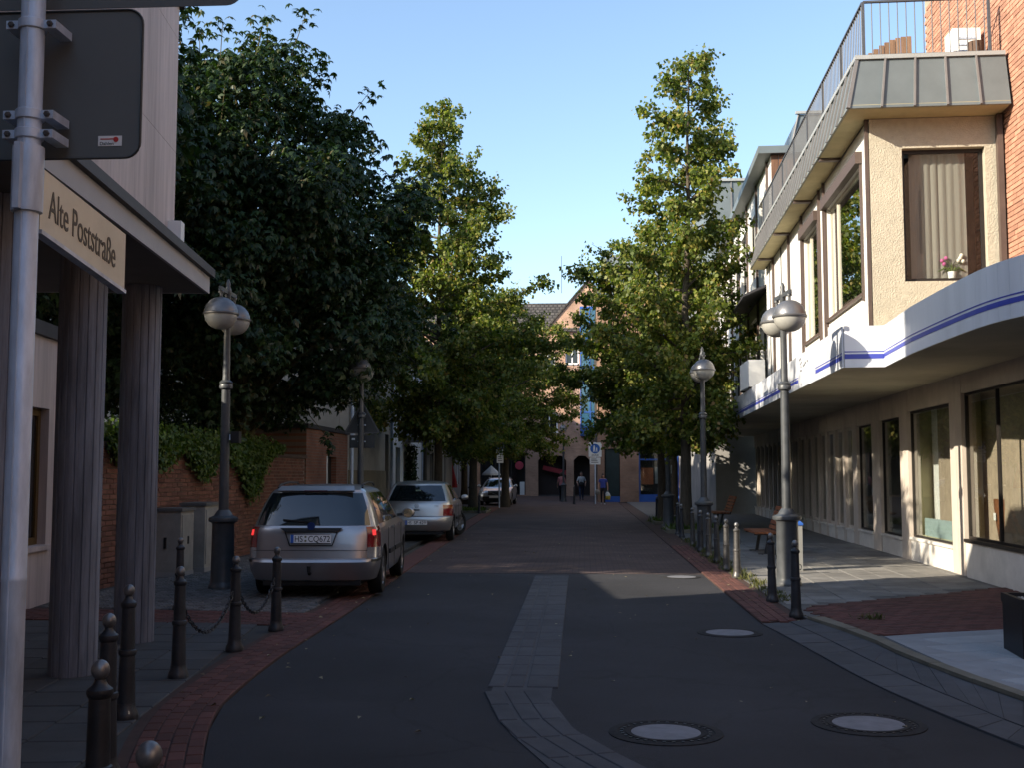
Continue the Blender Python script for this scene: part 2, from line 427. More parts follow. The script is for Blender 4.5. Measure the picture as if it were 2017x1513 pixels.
blue_paint = M('blue_paint', (0.03, 0.1, 0.36), 0.45, var=0.1, scale=3)
bark = M('bark', (0.075, 0.06, 0.042), 0.95, var=0.35, scale=7, stretch=(3, 3, 0.6), bump=0.6, bscale=25)
bark_moss = M('mossy_bark', (0.10, 0.085, 0.035), 0.95, var=0.35, scale=6, stretch=(3, 3, 0.6), bump=0.6, bscale=25)
leaf_lime = leaf_mat('lime_leaf', [(0.0, (0.05, 0.08, 0.014)), (0.45, (0.10, 0.135, 0.022)), (0.8, (0.19, 0.205, 0.04)), (0.93, (0.27, 0.24, 0.06)), (1.0, (0.26, 0.16, 0.055))], 0.4)
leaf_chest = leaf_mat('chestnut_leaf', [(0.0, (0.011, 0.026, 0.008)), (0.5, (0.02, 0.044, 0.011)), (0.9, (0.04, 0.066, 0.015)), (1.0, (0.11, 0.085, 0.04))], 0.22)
leaf_ivy = leaf_mat('ivy_leaf', [(0.0, (0.04, 0.072, 0.012)), (0.6, (0.075, 0.125, 0.02)), (1.0, (0.13, 0.17, 0.03))], 0.3)
leaf_weed = leaf_mat('weed_leaf', [(0.0, (0.06, 0.08, 0.02)), (1.0, (0.14, 0.13, 0.05))], 0.25)
frost = M('frosted_glass', (0.33, 0.325, 0.30), 0.35, var=0.06, spec=0.5)
paint_w = M('white_paint', (0.75, 0.75, 0.73), 0.5, var=0.05)
paint_k = M('black_paint', (0.012, 0.012, 0.013), 0.5, var=0.1)
red_m = M('red_paint', (0.5, 0.03, 0.03), 0.5, var=0.1)
cream_sign = M('cream_sign', (0.72, 0.70, 0.56), 0.45, var=0.1, scale=6, dirt=0.15)
sign_text = M('sign_lettering', (0.06, 0.05, 0.035), 0.5, var=0.1)
# ------------------------------------------------------------------ ground, road, paving
rng = random.Random(7)
g_me = MB().add([(-400, -200, -0.06), (400, -200, -0.06), (400, 600, -0.06), (-400, 600, -0.06)], [(0, 1, 2, 3)])
tag(g_me.build('ground', earth), 'bare ground under the whole street', 'ground', kind='structure')

def structure(name, mb, mat, label, cat, smooth=None):
    return tag(mb.build(name, mat, smooth=smooth), label, cat, kind='structure')

LEDGE = [(-1.2, -6.0), (-1.3, 3.5), (-1.75, 5.2), (-2.1, 6.3), (-2.36, 7.2), (-2.52, 7.98), (-2.61, 8.97), (-2.68, 10.24), (-2.71, 11.94), (-2.76, 14.03), (-2.95, 18.8)]
REDGE = [(3.2, -6.0), (3.1, 4.0), (2.75, 6.2), (2.53, 7.19), (2.34, 8.15), (2.17, 9.36), (2.03, 11.13), (1.9, 12.59), (1.9, 18.8)]
road_poly = LEDGE + REDGE[::-1]
road = structure('road', MB().prism(road_poly, -0.05, 0.0), asphalt, 'dark asphalt road in the foreground', 'road')
far_poly = [(-2.95, 18.8), (-3.15, 24.5), (-3.63, 39), (-4.2, 57), (-12, 66), (-12, 88), (12, 88), (12, 68), (2.0, 68), (1.95, 37), (1.9, 18.8)]
lane = structure('paved_lane', MB().prism(far_poly, -0.05, 0.004), far_paving, 'brick paved lane leading to the shops', 'lane')

def piece_mesh(name, sx, sy, h, mat, c=0.006):
    return MB().cbox(-sx / 2, sx / 2, -sy / 2, sy / 2, -h, 0, c).mesh(name, mat)

def resample(path, step):
    P = [Vector((p[0], p[1])) for p in path]
    out = []; acc = 0.0
    for i in range(len(P) - 1):
        d = P[i + 1] - P[i]; L = d.length
        t = (step - acc) if out else 0.0
        while t <= L:
            out.append((P[i] + d * (t / L), d.normalized())); t += step
        acc = L - (t - step)
    return out

def smooth_path(path, n=6):
    P = [Vector((p[0], p[1])) for p in path]; out = []
    for i in range(len(P) - 1):
        a, b, c, d = P[max(i - 1, 0)], P[i], P[i + 1], P[min(i + 2, len(P) - 1)]
        for k in range(n):
            t = k / n
            out.append(0.5 * ((2 * b) + (c - a) * t + (2 * a - 5 * b + 4 * c - d) * t * t + (3 * b - a - 3 * c + d) * t ** 3))
    out.append(P[-1])
    return [(p.x, p.y) for p in out]

def put(name, me, parent, x, y, z, rot, r=None, tilt=0.0):
    r = r or rng
    o = bpy.data.objects.new(name, me); COL.objects.link(o); o.parent = parent
    o.location = (x, y, z + r.uniform(-1, 1) * 0.0015)
    o.rotation_euler = (r.uniform(-tilt, tilt), r.uniform(-tilt, tilt), rot)
    return o

def lay_rows(parent, name, me, path, offs, step, z, tilt=0.004, limit=None, rest_mat=None):
    cnt = 0
    for j, o in enumerate(offs):
        pts = resample(path, step)
        for k, (p, d) in enumerate(pts):
            n = Vector((d.y, -d.x))
            sh = d * (step * 0.5 if j % 2 else 0.0)
            q = p + n * o + sh
            put(name, me, parent, q.x, q.y, z, math.atan2(d.y, d.x), tilt=tilt); cnt += 1
    return cnt

def inside(p, poly):
    x, y = p; c = False; n = len(poly)
    for i in range(n):
        x1, y1 = poly[i]; x2, y2 = poly[(i + 1) % n]
        if (y1 > y) != (y2 > y) and x < (x2 - x1) * (y - y1) / (y2 - y1) + x1: c = not c
    return c

def offset_path(path, d):
    P = [Vector((p[0], p[1])) for p in path]; out = []
    for i, p in enumerate(P):
        t = (P[min(i + 1, len(P) - 1)] - P[max(i - 1, 0)]).normalized()
        out.append((p.x + t.y * d, p.y - t.x * d))
    return out

# --- left pavement: red edge strip, grey slabs, cobbled parking bay
Ls = smooth_path(LEDGE[1:], 5)
left_walk_poly = offset_path(Ls, -0.45) + [(-3.6, 18.8), (-5.0, 57), (-9, 62), (-12, 62), (-12, -6), (-1.8, -6)]
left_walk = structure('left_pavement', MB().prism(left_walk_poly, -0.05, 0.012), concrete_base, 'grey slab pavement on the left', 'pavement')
strip_poly = offset_path(Ls, 0.0) + offset_path(Ls, -0.47)[::-1]
red_l = structure('left_brick_edging', MB().prism(strip_poly, -0.05, 0.016), red_joint, 'red brick strip edging the road on the left', 'paving')
pav = piece_mesh('brick', 0.193, 0.093, 0.03, red_paver)
near_path = [p for p in Ls if 4.5 < p[1] < 18.9]
lay_rows(red_l, 'brick', pav, near_path, [-0.05, -0.15, -0.25, -0.35], 0.2, 0.024)
# the strip goes on beside the parked cars
strip2 = [(-2.95, 18.8), (-3.15, 24.5), (-3.63, 39), (-4.2, 57)]
structure('left_brick_edging', MB().prism(offset_path(strip2, 0.0) + offset_path(strip2, -0.42)[::-1], -0.05, 0.02), red_paver, 'red brick strip beside the parked cars', 'paving')
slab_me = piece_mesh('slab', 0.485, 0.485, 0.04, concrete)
inner = offset_path(Ls, -0.45)
inner_poly = inner + [(-3.6, 18.8), (-12, 18.8), (-12, 0), (-1.8, 0)]
for i in range(22):
    for j in range(30):
        x, y = -1.6 - 0.5 * i - 0.12 * (0.5 * j - 6), 1.0 + 0.5 * j
        if x < -6.9 or y > 12.1 or y < 4.0: continue
        if inside((x, y), inner_poly) and inside((x + 0.2, y), inner_poly):
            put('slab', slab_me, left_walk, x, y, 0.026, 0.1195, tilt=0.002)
band_poly = [(-2.95, 12.6), (-3.2, 12.05), (-6.9, 12.5), (-6.9, 13.6), (-3.0, 13.1)]
band = structure('red_brick_band', MB().prism(band_poly, -0.05, 0.02), red_joint, 'red brick band crossing the left pavement before the parking bay', 'paving')
for i in range(18):
    for j in range(12):
        x, y = -3.05 - 0.2 * i - (0.1 if j % 2 else 0), 12.12 + 0.1 * j
        if inside((x, y), band_poly): put('brick', pav, band, x, y, 0.028, -0.06, tilt=0.004)
bay_poly = [(-3.2, 13.1), (-3.6, 18.8), (-3.85, 24.5), (-4.1, 39), (-4.65, 57), (-6.6, 57), (-6.7, 13.5)]
bay = structure('parking_bay', MB().prism(bay_poly, -0.05, 0.022), concrete_base, 'cobbled parking bay on the left', 'parking bay')
cob = MB()
for i in range(34):
    for j in range(150):
        x = -3.05 - 0.105 * i + rng.uniform(-.008, .008); y = 13.15 + 0.105 * j + rng.uniform(-.008, .008)
        if y < 24 and inside((x, y), bay_poly):
            cob.cbox(x - .047, x + .047, y - .047, y + .047, 0.0, 0.034 + rng.uniform(0, .006), 0.012)
co = cob.build('cobbles', cobble_m, bay); tag(co, kind='stuff')

# --- centre gutter
GC = [(-0.52, 18.0), (-0.49, 12.0), (-0.47, 8.6)]
GC2 = [(-0.47, 8.35), (-0.30, 7.5), (-0.02, 6.75), (0.3, 6.1), (0.8, 5.4), (1.5, 4.7)]
gut = structure('centre_gutter', MB().prism([(-0.79, 18.4), (-0.25, 18.4), (-0.245, 8.3), (-0.08, 7.4), (0.18, 6.6), (0.6, 5.9), (1.6, 4.9), (1.3, 4.4), (0.3, 5.55), (-0.15, 6.25), (-0.46, 7.2), (-0.69, 8.3)], -0.05, 0.006), gutter_m, 'pale stone gutter strip down the middle of the road', 'gutter')
gs = piece_mesh('gutter_stone', 0.49, 0.235, 0.03, gutter_m)
gs2 = piece_mesh('gutter_stone', 0.485, 0.125, 0.03, gutter_m)
for (p, d) in resample(GC, 0.5):
    for off in (-0.17, 0.01, 0.155):
        me = gs2 if off != -0.17 else gs
        n = Vector((d.y, -d.x)); q = p + n * (off + (0.02 if off < 0 else 0.045))
        put('gutter_stone', me, gut, q.x, q.y, 0.012, math.atan2(d.y, d.x), tilt=0.003)
for (p, d) in resample(smooth_path(GC2, 6), 0.5):
    for off, me in ((-0.12, gs2), (0.02, gs2), (0.17, gs2)):
        n = Vector((d.y, -d.x)); q = p + n * off
        put('gutter_stone', me, gut, q.x, q.y, 0.012, math.atan2(d.y, d.x), tilt=0.003)

# --- right side: grey gutter courses, kerb, red strip, slabs, brick patch, pale slabs
Rs = smooth_path(REDGE[1:8], 6)
mid = [(3.3, 4.6), (2.98, 6.7), (2.76, 7.56), (2.66, 8.22), (2.5, 9.48), (2.36, 11.24), (2.22, 12.7)]
out_ = [(3.55, 5.0), (3.2, 7.6), (3.06, 8.35), (2.88, 9.41), (2.75, 10.5), (2.7, 11.4), (2.44, 12.9)]
right_gutter = structure('right_gutter', MB().prism(Rs + smooth_path(out_, 6)[::-1], -0.05, 0.010), gutter_m, 'curved grey stone gutter at the right road edge', 'gutter')
def course(a, b, n, parent, mat, name, z, gap=0.003):
    A = smooth_path(a, 8); B = smooth_path(b, 8)
    def at(P, t):
        k = t * (len(P) - 1); i = min(int(k), len(P) - 2); f = k - i
        return (P[i][0] * (1 - f) + P[i + 1][0] * f, P[i][1] * (1 - f) + P[i + 1][1] * f)
    for i in range(n):
        t0, t1 = i / n + 0.0005, (i + 1) / n - 0.0005
        q = [at(A, t0), at(A, t1), at(B, t1), at(B, t0)]
        c = [sum(p[0] for p in q) / 4, sum(p[1] for p in q) / 4]
        q = [(p[0] + (c[0] - p[0]) * gap * 2 - c[0], p[1] + (c[1] - p[1]) * gap - c[1]) for p in q]
        mb = MB().prism(q, -0.04, rng.uniform(-.001, .001))
        put(name, mb.mesh(name, mat), parent, c[0], c[1], z, 0, tilt=0.003)
course(REDGE[1:8], mid, 18, right_gutter, gutter_m, 'gutter_stone', 0.014)
course(mid, out_, 18, right_gutter, gutter_m, 'kerb_stone', 0.022)
kin = [(3.7, 4.9), (3.29, 7.5), (3.15, 8.45), (2.99, 9.41), (2.86, 10.6), (2.82, 11.4), (2.62, 12.85)]
right_walk_poly = smooth_path(out_, 6) + [(2.4, 13.2), (2.4, 20), (2.45, 37), (2.5, 68), (9, 68), (9, -2), (4.5, -2)]
right_walk = structure('right_pavement', MB().prism(right_walk_poly, -0.05, 0.03), M('right_joint', (.12, .117, .11), .9, var=.25, scale=2), 'grey slab pavement in front of the shops', 'pavement')
kerb = structure('kerb', MB().prism(smooth_path(out_, 6) + smooth_path(kin, 6)[::-1], -0.05, 0.036), kerb_m, 'ochre kerb line beside the pale slabs', 'kerb')
course(out_, kin, 9, kerb, kerb_m, 'kerb_stone', 0.058)
RS = [(1.9, 12.6), (1.9, 18.8), (1.95, 37), (2.0, 60)]
red_r = structure('right_brick_edging', MB().prism([(1.9, 12.6), (1.9, 18.8), (1.95, 37), (2.0, 66), (2.5, 66), (2.45, 37), (2.4, 20), (2.4, 12.95)], -0.05, 0.02), red_joint, 'red brick strip along the right bollards', 'paving')
lay_rows(red_r, 'brick', pav, [(1.9, 12.75), (1.9, 18.8), (1.92, 26)], [0.05, 0.15, 0.25, 0.35], 0.2, 0.030)
brick_patch_poly = [(2.62, 13.9), (2.66, 12.9), (2.84, 11.55), (3.4, 11.75), (4.4, 12.15), (6.0, 12.8), (6.0, 16.6)]
patch = structure('brick_paving_patch', MB().prism(brick_patch_poly, -0.05, 0.036), red_joint, 'red brick paving between grey and pale slabs on the right', 'paving')
pts = []
for i in range(60):
    for j in range(40):
        a = 2.5 + 0.2 * j + (0.1 if i % 2 else 0); b = 0.1 * i
        x = 2.5 + (a - 2.5) * 0.93 - (b - 1) * 0.366; y = 10.6 + (a - 2.5) * 0.366 + b * 0.93
        if inside((x, y), brick_patch_poly) and x < 5.85: pts.append((x, y))
pts.sort(key=lambda p: p[1])
for x, y in pts[:300]: put('brick', pav, patch, x, y, 0.046, 0.375, tilt=0.005)
rest = MB()
for x, y in pts[300:]:
    c, s_ = math.cos(0.375), math.sin(0.375)
    z = 0.046 + rng.uniform(-.002, .002)
    q = [(x + c * u - s_ * v, y + s_ * u + c * v) for u, v in ((-.096, -.046), (.096, -.046), (.096, .046), (-.096, .046))]
    rest.prism(q, 0.02, z)
if rest.v: tag(rest.build('bricks', red_paver, patch), kind='stuff')
pale_poly = [(2.9, 11.45), (3.4, 11.7), (4.4, 12.1), (6.0, 12.75), (6.0, -2), (4.5, -2), (3.7, 5.2), (3.3, 7.6), (3.15, 8.5), (3.0, 9.41)]
pale = structure('pale_slab_paving', MB().prism(pale_poly, -0.05, 0.043), M('pale_joint', (.26, .265, .27), .85, var=.15, scale=3), 'pale stone slabs at the lower right', 'paving')
ps = piece_mesh('slab', 0.59, 0.39, 0.04, pale_slab)
for i in range(24):
    for j in range(14):
        a = 0.6 * j + (0.3 if i % 2 else 0); b = 0.4 * i
        x = 2.6 + a * 0.92 - (b - 5) * 0.39 - 0.9; y = 5.6 + a * 0.39 + b * 0.92
        if y > 6.5 and all(inside((x + .92 * u - .39 * v, y + .39 * u + .92 * v), pale_poly) for u, v in ((-.3, -.2), (.3, -.2), (.3, .2), (-.3, .2))): put('slab', ps, pale, x, y, 0.048, 0.40, tilt=0.002)
gsl = piece_mesh('slab', 0.39, 0.39, 0.04, concrete_r)
n_s = 0
grey_poly = [(2.5, 14.0), (2.62, 14.0), (5.9, 16.75), (6.3, 27), (2.5, 27)]
for i in range(34):
    for j in range(10):
        x, y = 2.62 + 0.4 * j + 0.012 * i, 13.6 + 0.4 * i + (0.2 if j % 2 else 0)
        if inside((x, y), grey_poly) and n_s < 300:
            put('slab', gsl, right_walk, x, y, 0.044, -0.035, tilt=0.003); n_s += 1

# --- manholes
def manhole(x, y, ro, ri, label):
    t = thing('manhole_cover', label, 'manhole cover', (x, y, 0), 0, 'manhole covers in the road')
    MB().lathe([(ro, -0.03), (ro, 0.006), (ro - 0.05, 0.009), (ro - 0.055, 0.004), (ri + 0.03, 0.004), (ri + 0.03, 0.009), (ri, 0.009), (ri, -0.02)], 40, caps=False).build('rim', M('manhole_iron', (.028, .027, .027), .85, var=.4, scale=20, spec=.2), t, smooth=30)
    n = 30
    rib = MB().box(ri + .045, ro - .07, -.01, .01, .0045, .0098).mesh('vent_rib', iron)
    if ro - .07 > ri + .05:
        for k in range(n): link('vent_rib', rib, t, (0, 0, 0), 2 * math.pi * k / n)
    MB().lathe([(ri - .004, -0.02), (ri - .004, 0.008), (ri * .5, 0.011), (0.001, 0.012)], 36, caps=False).build('concrete_plug', M('cover_concrete', (0.19, 0.19, 0.205), 0.7, var=0.2, scale=9, dirt=0.1), t, smooth=30)
    return t
manhole(0.5, 7.31, 0.355, 0.22, 'round manhole cover with pale centre, nearest to the gutter bend')
manhole(1.82, 7.64, 0.36, 0.23, 'round manhole cover with pale centre, near the right road edge in front')
manhole(1.47, 11.89, 0.33, 0.245, 'manhole cover beside the start of the red brick strip')
manhole(1.52, 18.29, 0.3, 0.23, 'farthest manhole cover, at the end of the asphalt')
# ------------------------------------------------------------------ facade helpers
ZUP = Vector((0, 0, 1))
class Fr:
    """a facade plane: o origin, u along, n outwards"""
    def __init__(s, o, u, n): s.o, s.u, s.n = Vector(o), Vector(u).normalized(), Vector(n).normalized()
    def p(s, a, b, d=0.0): return s.o + s.u * a + ZUP * b + s.n * d
    def box(s, mb, a0, a1, b0, b1, d0, d1, mat=0):
        return mb.slab([(a0, b0), (a1, b0), (a1, b1), (a0, b1)], s.o, s.u, ZUP, s.n, d0, d1, mat)

def wall(parent, fr, a0, a1, b0, b1, openings, th, mat, name='wall'):
    xs = sorted(set([a0, a1] + [v for o in openings for v in o[:2] if a0 < v < a1]))
    mb = MB()
    for i in range(len(xs) - 1):
        c = (xs[i] + xs[i + 1]) / 2
        cuts = sorted([(o[2], o[3]) for o in openings if o[0] < c < o[1]])
        z = b0
        for c0, c1 in cuts:
            if c0 > z + 1e-4: fr.box(mb, xs[i], xs[i + 1], z, c0, -th, 0)
            z = max(z, c1)
        if z < b1 - 1e-4: fr.box(mb, xs[i], xs[i + 1], z, b1, -th, 0)
    return mb.build(name, mat, parent)

def window(parent, fr, a0, a1, b0, b1, fm, gm, depth=0.12, fw=0.05, mull=(), trans=(), back=None, bd=0.5, sill=None, curtain=None, name='window'):
    mb = MB()
    e = 0.003
    fr.box(mb, a0 + e, a0 + fw, b0 + e, b1 - e, -depth - .05, -depth)
    fr.box(mb, a1 - fw, a1 - e, b0 + e, b1 - e, -depth - .05, -depth)
    fr.box(mb, a0 + fw + .001, a1 - fw - .001, b0 + e, b0 + fw, -depth - .05, -depth)
    fr.box(mb, a0 + fw + .001, a1 - fw - .001, b1 - fw, b1 - e, -depth - .05, -depth)
    for m in mull: fr.box(mb, m - fw / 2, m + fw / 2, b0 + fw + .001, b1 - fw - .001, -depth - .048, -depth + .002)
    for m in trans: fr.box(mb, a0 + fw + .001, a1 - fw - .001, m - fw / 2, m + fw / 2, -depth - .047, -depth - .001)
    w = mb.build(name, fm, parent)
    cuts = [a0 + fw + .001] + [v for m in sorted(mull) for v in (m - fw / 2 - .001, m + fw / 2 + .001)] + [a1 - fw - .001]
    for i in range(0, len(cuts), 2):
        g_ = MB(); fr.box(g_, cuts[i], cuts[i + 1], b0 + fw + .001, b1 - fw - .001, -depth - .03, -depth - .022)
        g_.build('pane', gm, w)
    if back is not None:
        g_ = MB(); fr.box(g_, a0 - .05, a1 + .05, b0 - .05, b1 + .05, -bd - .03, -bd)
        g_.build('backing', back, w)
    if curtain is not None:
        cm, c0, c1, cb = curtain
        n = max(4, int((c1 - c0) / 0.035)); vs = []; fs = []
        for i in range(n + 1):
            a = c0 + (c1 - c0) * i / n; d = -depth - .12 + .012 * math.sin(i * 1.9 + a0) + .005 * math.sin(i * 4.1)
            vs += [fr.p(a, cb, d), fr.p(a, b1 - .02, d)]
        for i in range(n): fs.append((2 * i, 2 * i + 2, 2 * i + 3, 2 * i + 1))
        MB().add(vs, fs).build('curtain', cm, w, smooth=60)
    if sill is not None:
        g_ = MB(); fr.box(g_, a0 - .05, a1 + .05, b0 - .05, b0 - .002, 0.002, .06); g_.build('sill', sill, w)
    return w

# ------------------------------------------------------------------ shop building on the right
ROT_R = -math.atan(0.035)
shop = thing('shop_building', 'white shop building with long curved awning and zinc eaves on the right', 'building', (0, 16, 0), ROT_R)
def loc(X, Y): return (X - 0.035 * (Y - 16), (Y - 16) + 0.035 * X * 0)
FS = Fr((5.8, 0, 0), (0, 1, 0), (-1, 0, 0))      # shop front
ops = [(-5, 2.44, .62, 2.88), (3.11, 5.86, .47, 2.78), (6.5, 8.22, .42, 2.72), (9.0, 10.55, .4, 2.7)]
s_ = 10.8
far_ops = []
while s_ < 30: far_ops.append((s_ + .28, s_ + 1.2, .36, 2.72)); s_ += 1.2
# plinth, header and piers are pieces of stone
lim = [-5.0] + [v for o in ops + far_ops for v in o[:2]] + [31.0]
for i, o in enumerate(ops + far_ops):
    mb = MB(); FS.box(mb, o[0] + .002, o[1] - .002, 0, o[2] - .05, -.2, -.012)
    mb.build('plinth', shop_base, shop)
    mb = MB(); FS.box(mb, o[0] + .002, o[1] - .002, o[2] - .048, o[2], -.2, .02)
    mb.build('sill', shop_base if i > 0 else dark_frame, shop)
    mb = MB(); FS.box(mb, o[0] + .002, o[1] - .002, o[3], 3.178, -.2, -.01)
    mb.build('header', shop_stone, shop)
for i in range(0, len(lim) - 1, 2):
    a0, a1 = lim[i] + .001, lim[i + 1] - .001 if i + 1 < len(lim) else 31
    if a1 - a0 < .05: continue
    if a1 - a0 > .5 and a0 < 10:
        m_ = (a0 + a1) / 2
        mb = MB(); FS.box(mb, a0, m_ - .01, 0, 3.178, -.22, 0); mb.build('pier', shop_stone, shop)
        mb = MB(); FS.box(mb, m_ + .01, a1, 0, 3.178, -.22, -.002); mb.build('pier', shop_stone, shop)
        mb = MB(); FS.box(mb, m_ - .009, m_ + .009, 0, 3.177, -.2, -.02); mb.build('joint', dark_frame, shop)
    else:
        mb = MB(); FS.box(mb, a0, a1, 0, 3.178, -.22, 0); mb.build('pier', shop_stone, shop)
for i, o in enumerate(ops):
    window(shop, FS, *o, dark_frame, glass, 0.06, .04, mull=((.93,) if i == 0 else ()), name='shop_window')
for o in far_ops:
    window(shop, FS, *o, shop_stone, glass, 0.06, .07, back=interior_pale, bd=.5, name='shop_window',
           curtain=(curtain_w, o[0] + .05, o[0] + rng.uniform(.3, .85), o[2] + .05) if rng.random() < .8 else None)
# rooms behind the first windows
def room(s0, s1, depth, wm, name='shop_interior'):
    mb = MB()
    mb.box(5.8 + depth, 5.85 + depth, s0, s1, 0.3, 3.17)
    mb.box(6.03, 5.8 + depth - .001, s0 - .05, s0 - .001, .3, 3.17)
    mb.box(6.03, 5.8 + depth - .001, s1 + .001, s1 + .05, .3, 3.17)
    mb.box(6.03, 5.8 + depth - .002, s0, s1, .3, .5)
    mb.box(6.03, 5.8 + depth - .002, s0, s1, 3.08, 3.165)
    return mb.build(name, wm, shop)
room(-5, 2.76, .85, interior_m)
room(2.82, 6.15, 1.0, M('olive_interior', (0.52, 0.48, 0.3), 0.9, var=0.08))
room(6.22, 8.55, 1.4, M('grey_interior', (0.36, 0.36, 0.33), 0.9, var=0.15, scale=1))
room(8.62, 10.95, 1.4, MATS['grey_interior'])
# display ledge and partition behind the second window
mb = MB().box(6.04, 6.09, 3.2, 5.75, .5, .82); mb.build('window_screen', M('teal_screen', (0.35, 0.45, 0.45), .6, var=.05), shop)
mb = MB().box(6.3, 6.35, 5.2, 6.1, .5, 3.0); mb.build('partition', paint_w, shop)
mb = MB().box(6.32, 6.38, 2.45, 2.74, .5, 3.0); mb.build('partition', interior_m, shop)
for k, (a, zz) in enumerate(((1.4, 2.78), (2.1, 2.74))):
    mb = MB().box(6.25, 6.4, a, a + .18, zz, zz + .14); mb.build('spotlight', paint_k, shop)
# awning slab and its fascia
aw = [(5.9, 10.3), (5.0, 10.5), (4.62, 10.85), (4.38, 11.4), (4.22, 12.2), (4.2, 13.5), (4.23, 15.0), (4.37, 16.88), (3.78, 16.9)]
aw = [loc(*p) for p in aw] + [(3.73, 31.0)]
back_pts = [(6.35, 31.0), (6.35, loc(6, 10.3)[1])]
MB().prism(aw + back_pts, 3.18, 3.74).build('awning_slab', soffit_m, shop)
sm = smooth_path(aw[:7], 4)
chain_ = sm + [aw[7]]
def fascia(a, b, name='fascia_panel', stripe=True, thick=.055, z0=3.315):
    a, b = Vector((*a, 0)), Vector((*b, 0)); u = (b - a); L = u.length; u.normalize(); n = Vector((u.y, -u.x, 0))
    if n.x > 0.3 or (abs(n.x) < .3 and n.y > 0): n = -n
    f = Fr(a, u, n)
    mb = MB(); f.box(mb, 0.001, L - .001, 3.165, 3.77, 0.004, 0.03); o = mb.build(name, fascia_m, shop)
    if stripe:
        mb = MB(); f.box(mb, 0.0, L, z0, z0 + thick, .031, .034); mb.build('stripe', stripe_m, o)
        mb = MB(); f.box(mb, 0.0, L, z0 + thick + .025, z0 + thick + .04, .031, .034); mb.build('stripe', stripe_m, o)
    return f, o
for i in range(len(chain_) - 1): fascia(chain_[i], chain_[i + 1])
fascia(aw[7], aw[8], thick=.07, z0=3.29)
s0 = aw[8][1]
segs = [(s0, s0 + .55, 1), (s0 + .55, s0 + 2.3, 1), (s0 + 2.3, s0 + 4.2, 0), (s0 + 4.2, s0 + 7, 1), (s0 + 7, s0 + 10, 1), (s0 + 10, s0 + 13.5, 1), (s0 + 13.5, 31, 1)]
tx = lambda s: 3.78 - 0.035 * .9 + (3.73 - 3.75) * (s - s0) / (31 - s0)
for a, b, st in segs:
    f, o = fascia((tx(a), a), (tx(b), b), stripe=bool(st), thick=.06, z0=3.28)
# worn lettering left on the fascia (only scraps are legible)
FF = Fr((tx(s0 + 3), s0 + 4.1, 0), (0, -1, 0), (-1, 0, 0))
mb = MB()
for a, b in ((.1, 3.66), (.2, 3.67), (.16, 3.58), (.28, 3.6), (.24, 3.52), (.16, 3.46), (.3, 3.45), (.5, 3.52), (.62, 3.53), (.74, 3.55), (.95, 3.56)):
    FF.box(mb, a, a + .05, b, b + .035, .03, .034)
mb.build('lettering', paint_k, shop)
# upper storey facing the street
FU = Fr((4.28, 0, 0), (0, 1, 0), (-1, 0, 0))
win_u = [(1.98, 5.05, 4.42, 6.45), (5.95, 7.72, 4.3, 6.45)]
wall(shop, FU, 1.66, 8.02, 3.742, 6.99, win_u, .22, white_m)
window(shop, FU, *win_u[0], M('cream_frame', (.6, .56, .45), .5, var=.05), glass_up, .05, .06, mull=(4.3, 2.35), back=interior_dark, bd=.9, sill=brown_metal, curtain=(curtain_w, 2.4, 3.0, 4.5))
window(shop, FU, *win_u[1], MATS['cream_frame'], glass_up, .05, .06, mull=(7.2,), back=interior_dark, bd=.9, sill=brown_metal, curtain=(curtain_w, 7.22, 7.6, 4.4))
for a0, a1, _, b1 in win_u:
    mb = MB(); FU.box(mb, a0 - .08, a1 + .08, b1 + .003, b1 + .19, .002, .11); mb.build('shutter_box', brown_metal, shop)
    for da in (a0 - .06, a1): 
        mb = MB(); FU.box(mb, da, da + .05, 4.3, b1, .003, .04); mb.build('shutter_rail', brown_metal, shop)
for a in (1.42, 5.2, 5.72, 7.86, 9.76, 12.4):
    mb = MB(); FU.box(mb, a, a + .07, 3.74, 6.99, .004, .05); mb.build('post', brown_metal, shop)
for a0, a1 in ((8.03, 9.75), (9.84, 11.1), (11.12, 12.39), (12.48, 13.2), (13.22, 14.0)):
    mb = MB(); FU.box(mb, a0, a1, 3.742, 6.99, -.2, -.006); mb.build('panel', white_m, shop)
    mb = MB(); FU.box(mb, a0 + .02, a0 + .05, 3.75, 6.98, -.005, .012); mb.build('batten', dark_frame, shop)
mb = MB(); FU.box(mb, 1.53, 1.655, 3.742, 6.99, -.2, .012); mb.build('corner_trim', white_m, shop)
# end wall with the curtained window
FE = Fr((4.29, 1.40, 0), (1, 0, 0), (0, -1, 0))
eop = (.47, 1.68, 4.5, 6.53)
wall(shop, FE, 0, 1.9, 3.742, 6.99, [eop], .2, stucco, 'end_wall')
window(shop, FE, *eop, dark_frame, glass, .12, .055, back=interior_dark, bd=.75, curtain=(curtain_m, .62, 1.45, 4.58))
pf = thing('flower_pot', 'potted orchid with pink and white blossoms on the upper window sill', 'flower pot', (5.55, 17.415, 4.57))
MB().lathe([(.05, 0), (.065, .1), (.06, .1), (.045, .02)], 12, caps=False).build('pot', paint_w, pf, smooth=30)
ob = MB()
for k in range(5):
    a = -0.5 + .25 * k
    ob.tube([(0, 0, .08), (.05 * a, 0, .2), (a * .32, 0, .24 + .05 * (k % 2))], .006, 5)
    ob.tube([(0, 0, .08), (a * .2, 0, .16), (a * .42, 0, .1)], [.01, .022, .004], 5)
ob.build('stems', leaf_ivy, pf, smooth=60)
fl = MB()
for x, z in ((-.14, .27), (-.08, .31), (-.11, .22)): fl.sphere((x, 0, z), .032, 7, 5)
fl.build('pink_blossoms', M('pink_petal', (.45, .08, .25), .7), pf, smooth=60)
fl = MB()
for x, z in ((.13, .31), (.17, .26), (.1, .27), (.15, .35)): fl.sphere((x, 0, z), .032, 7, 5)
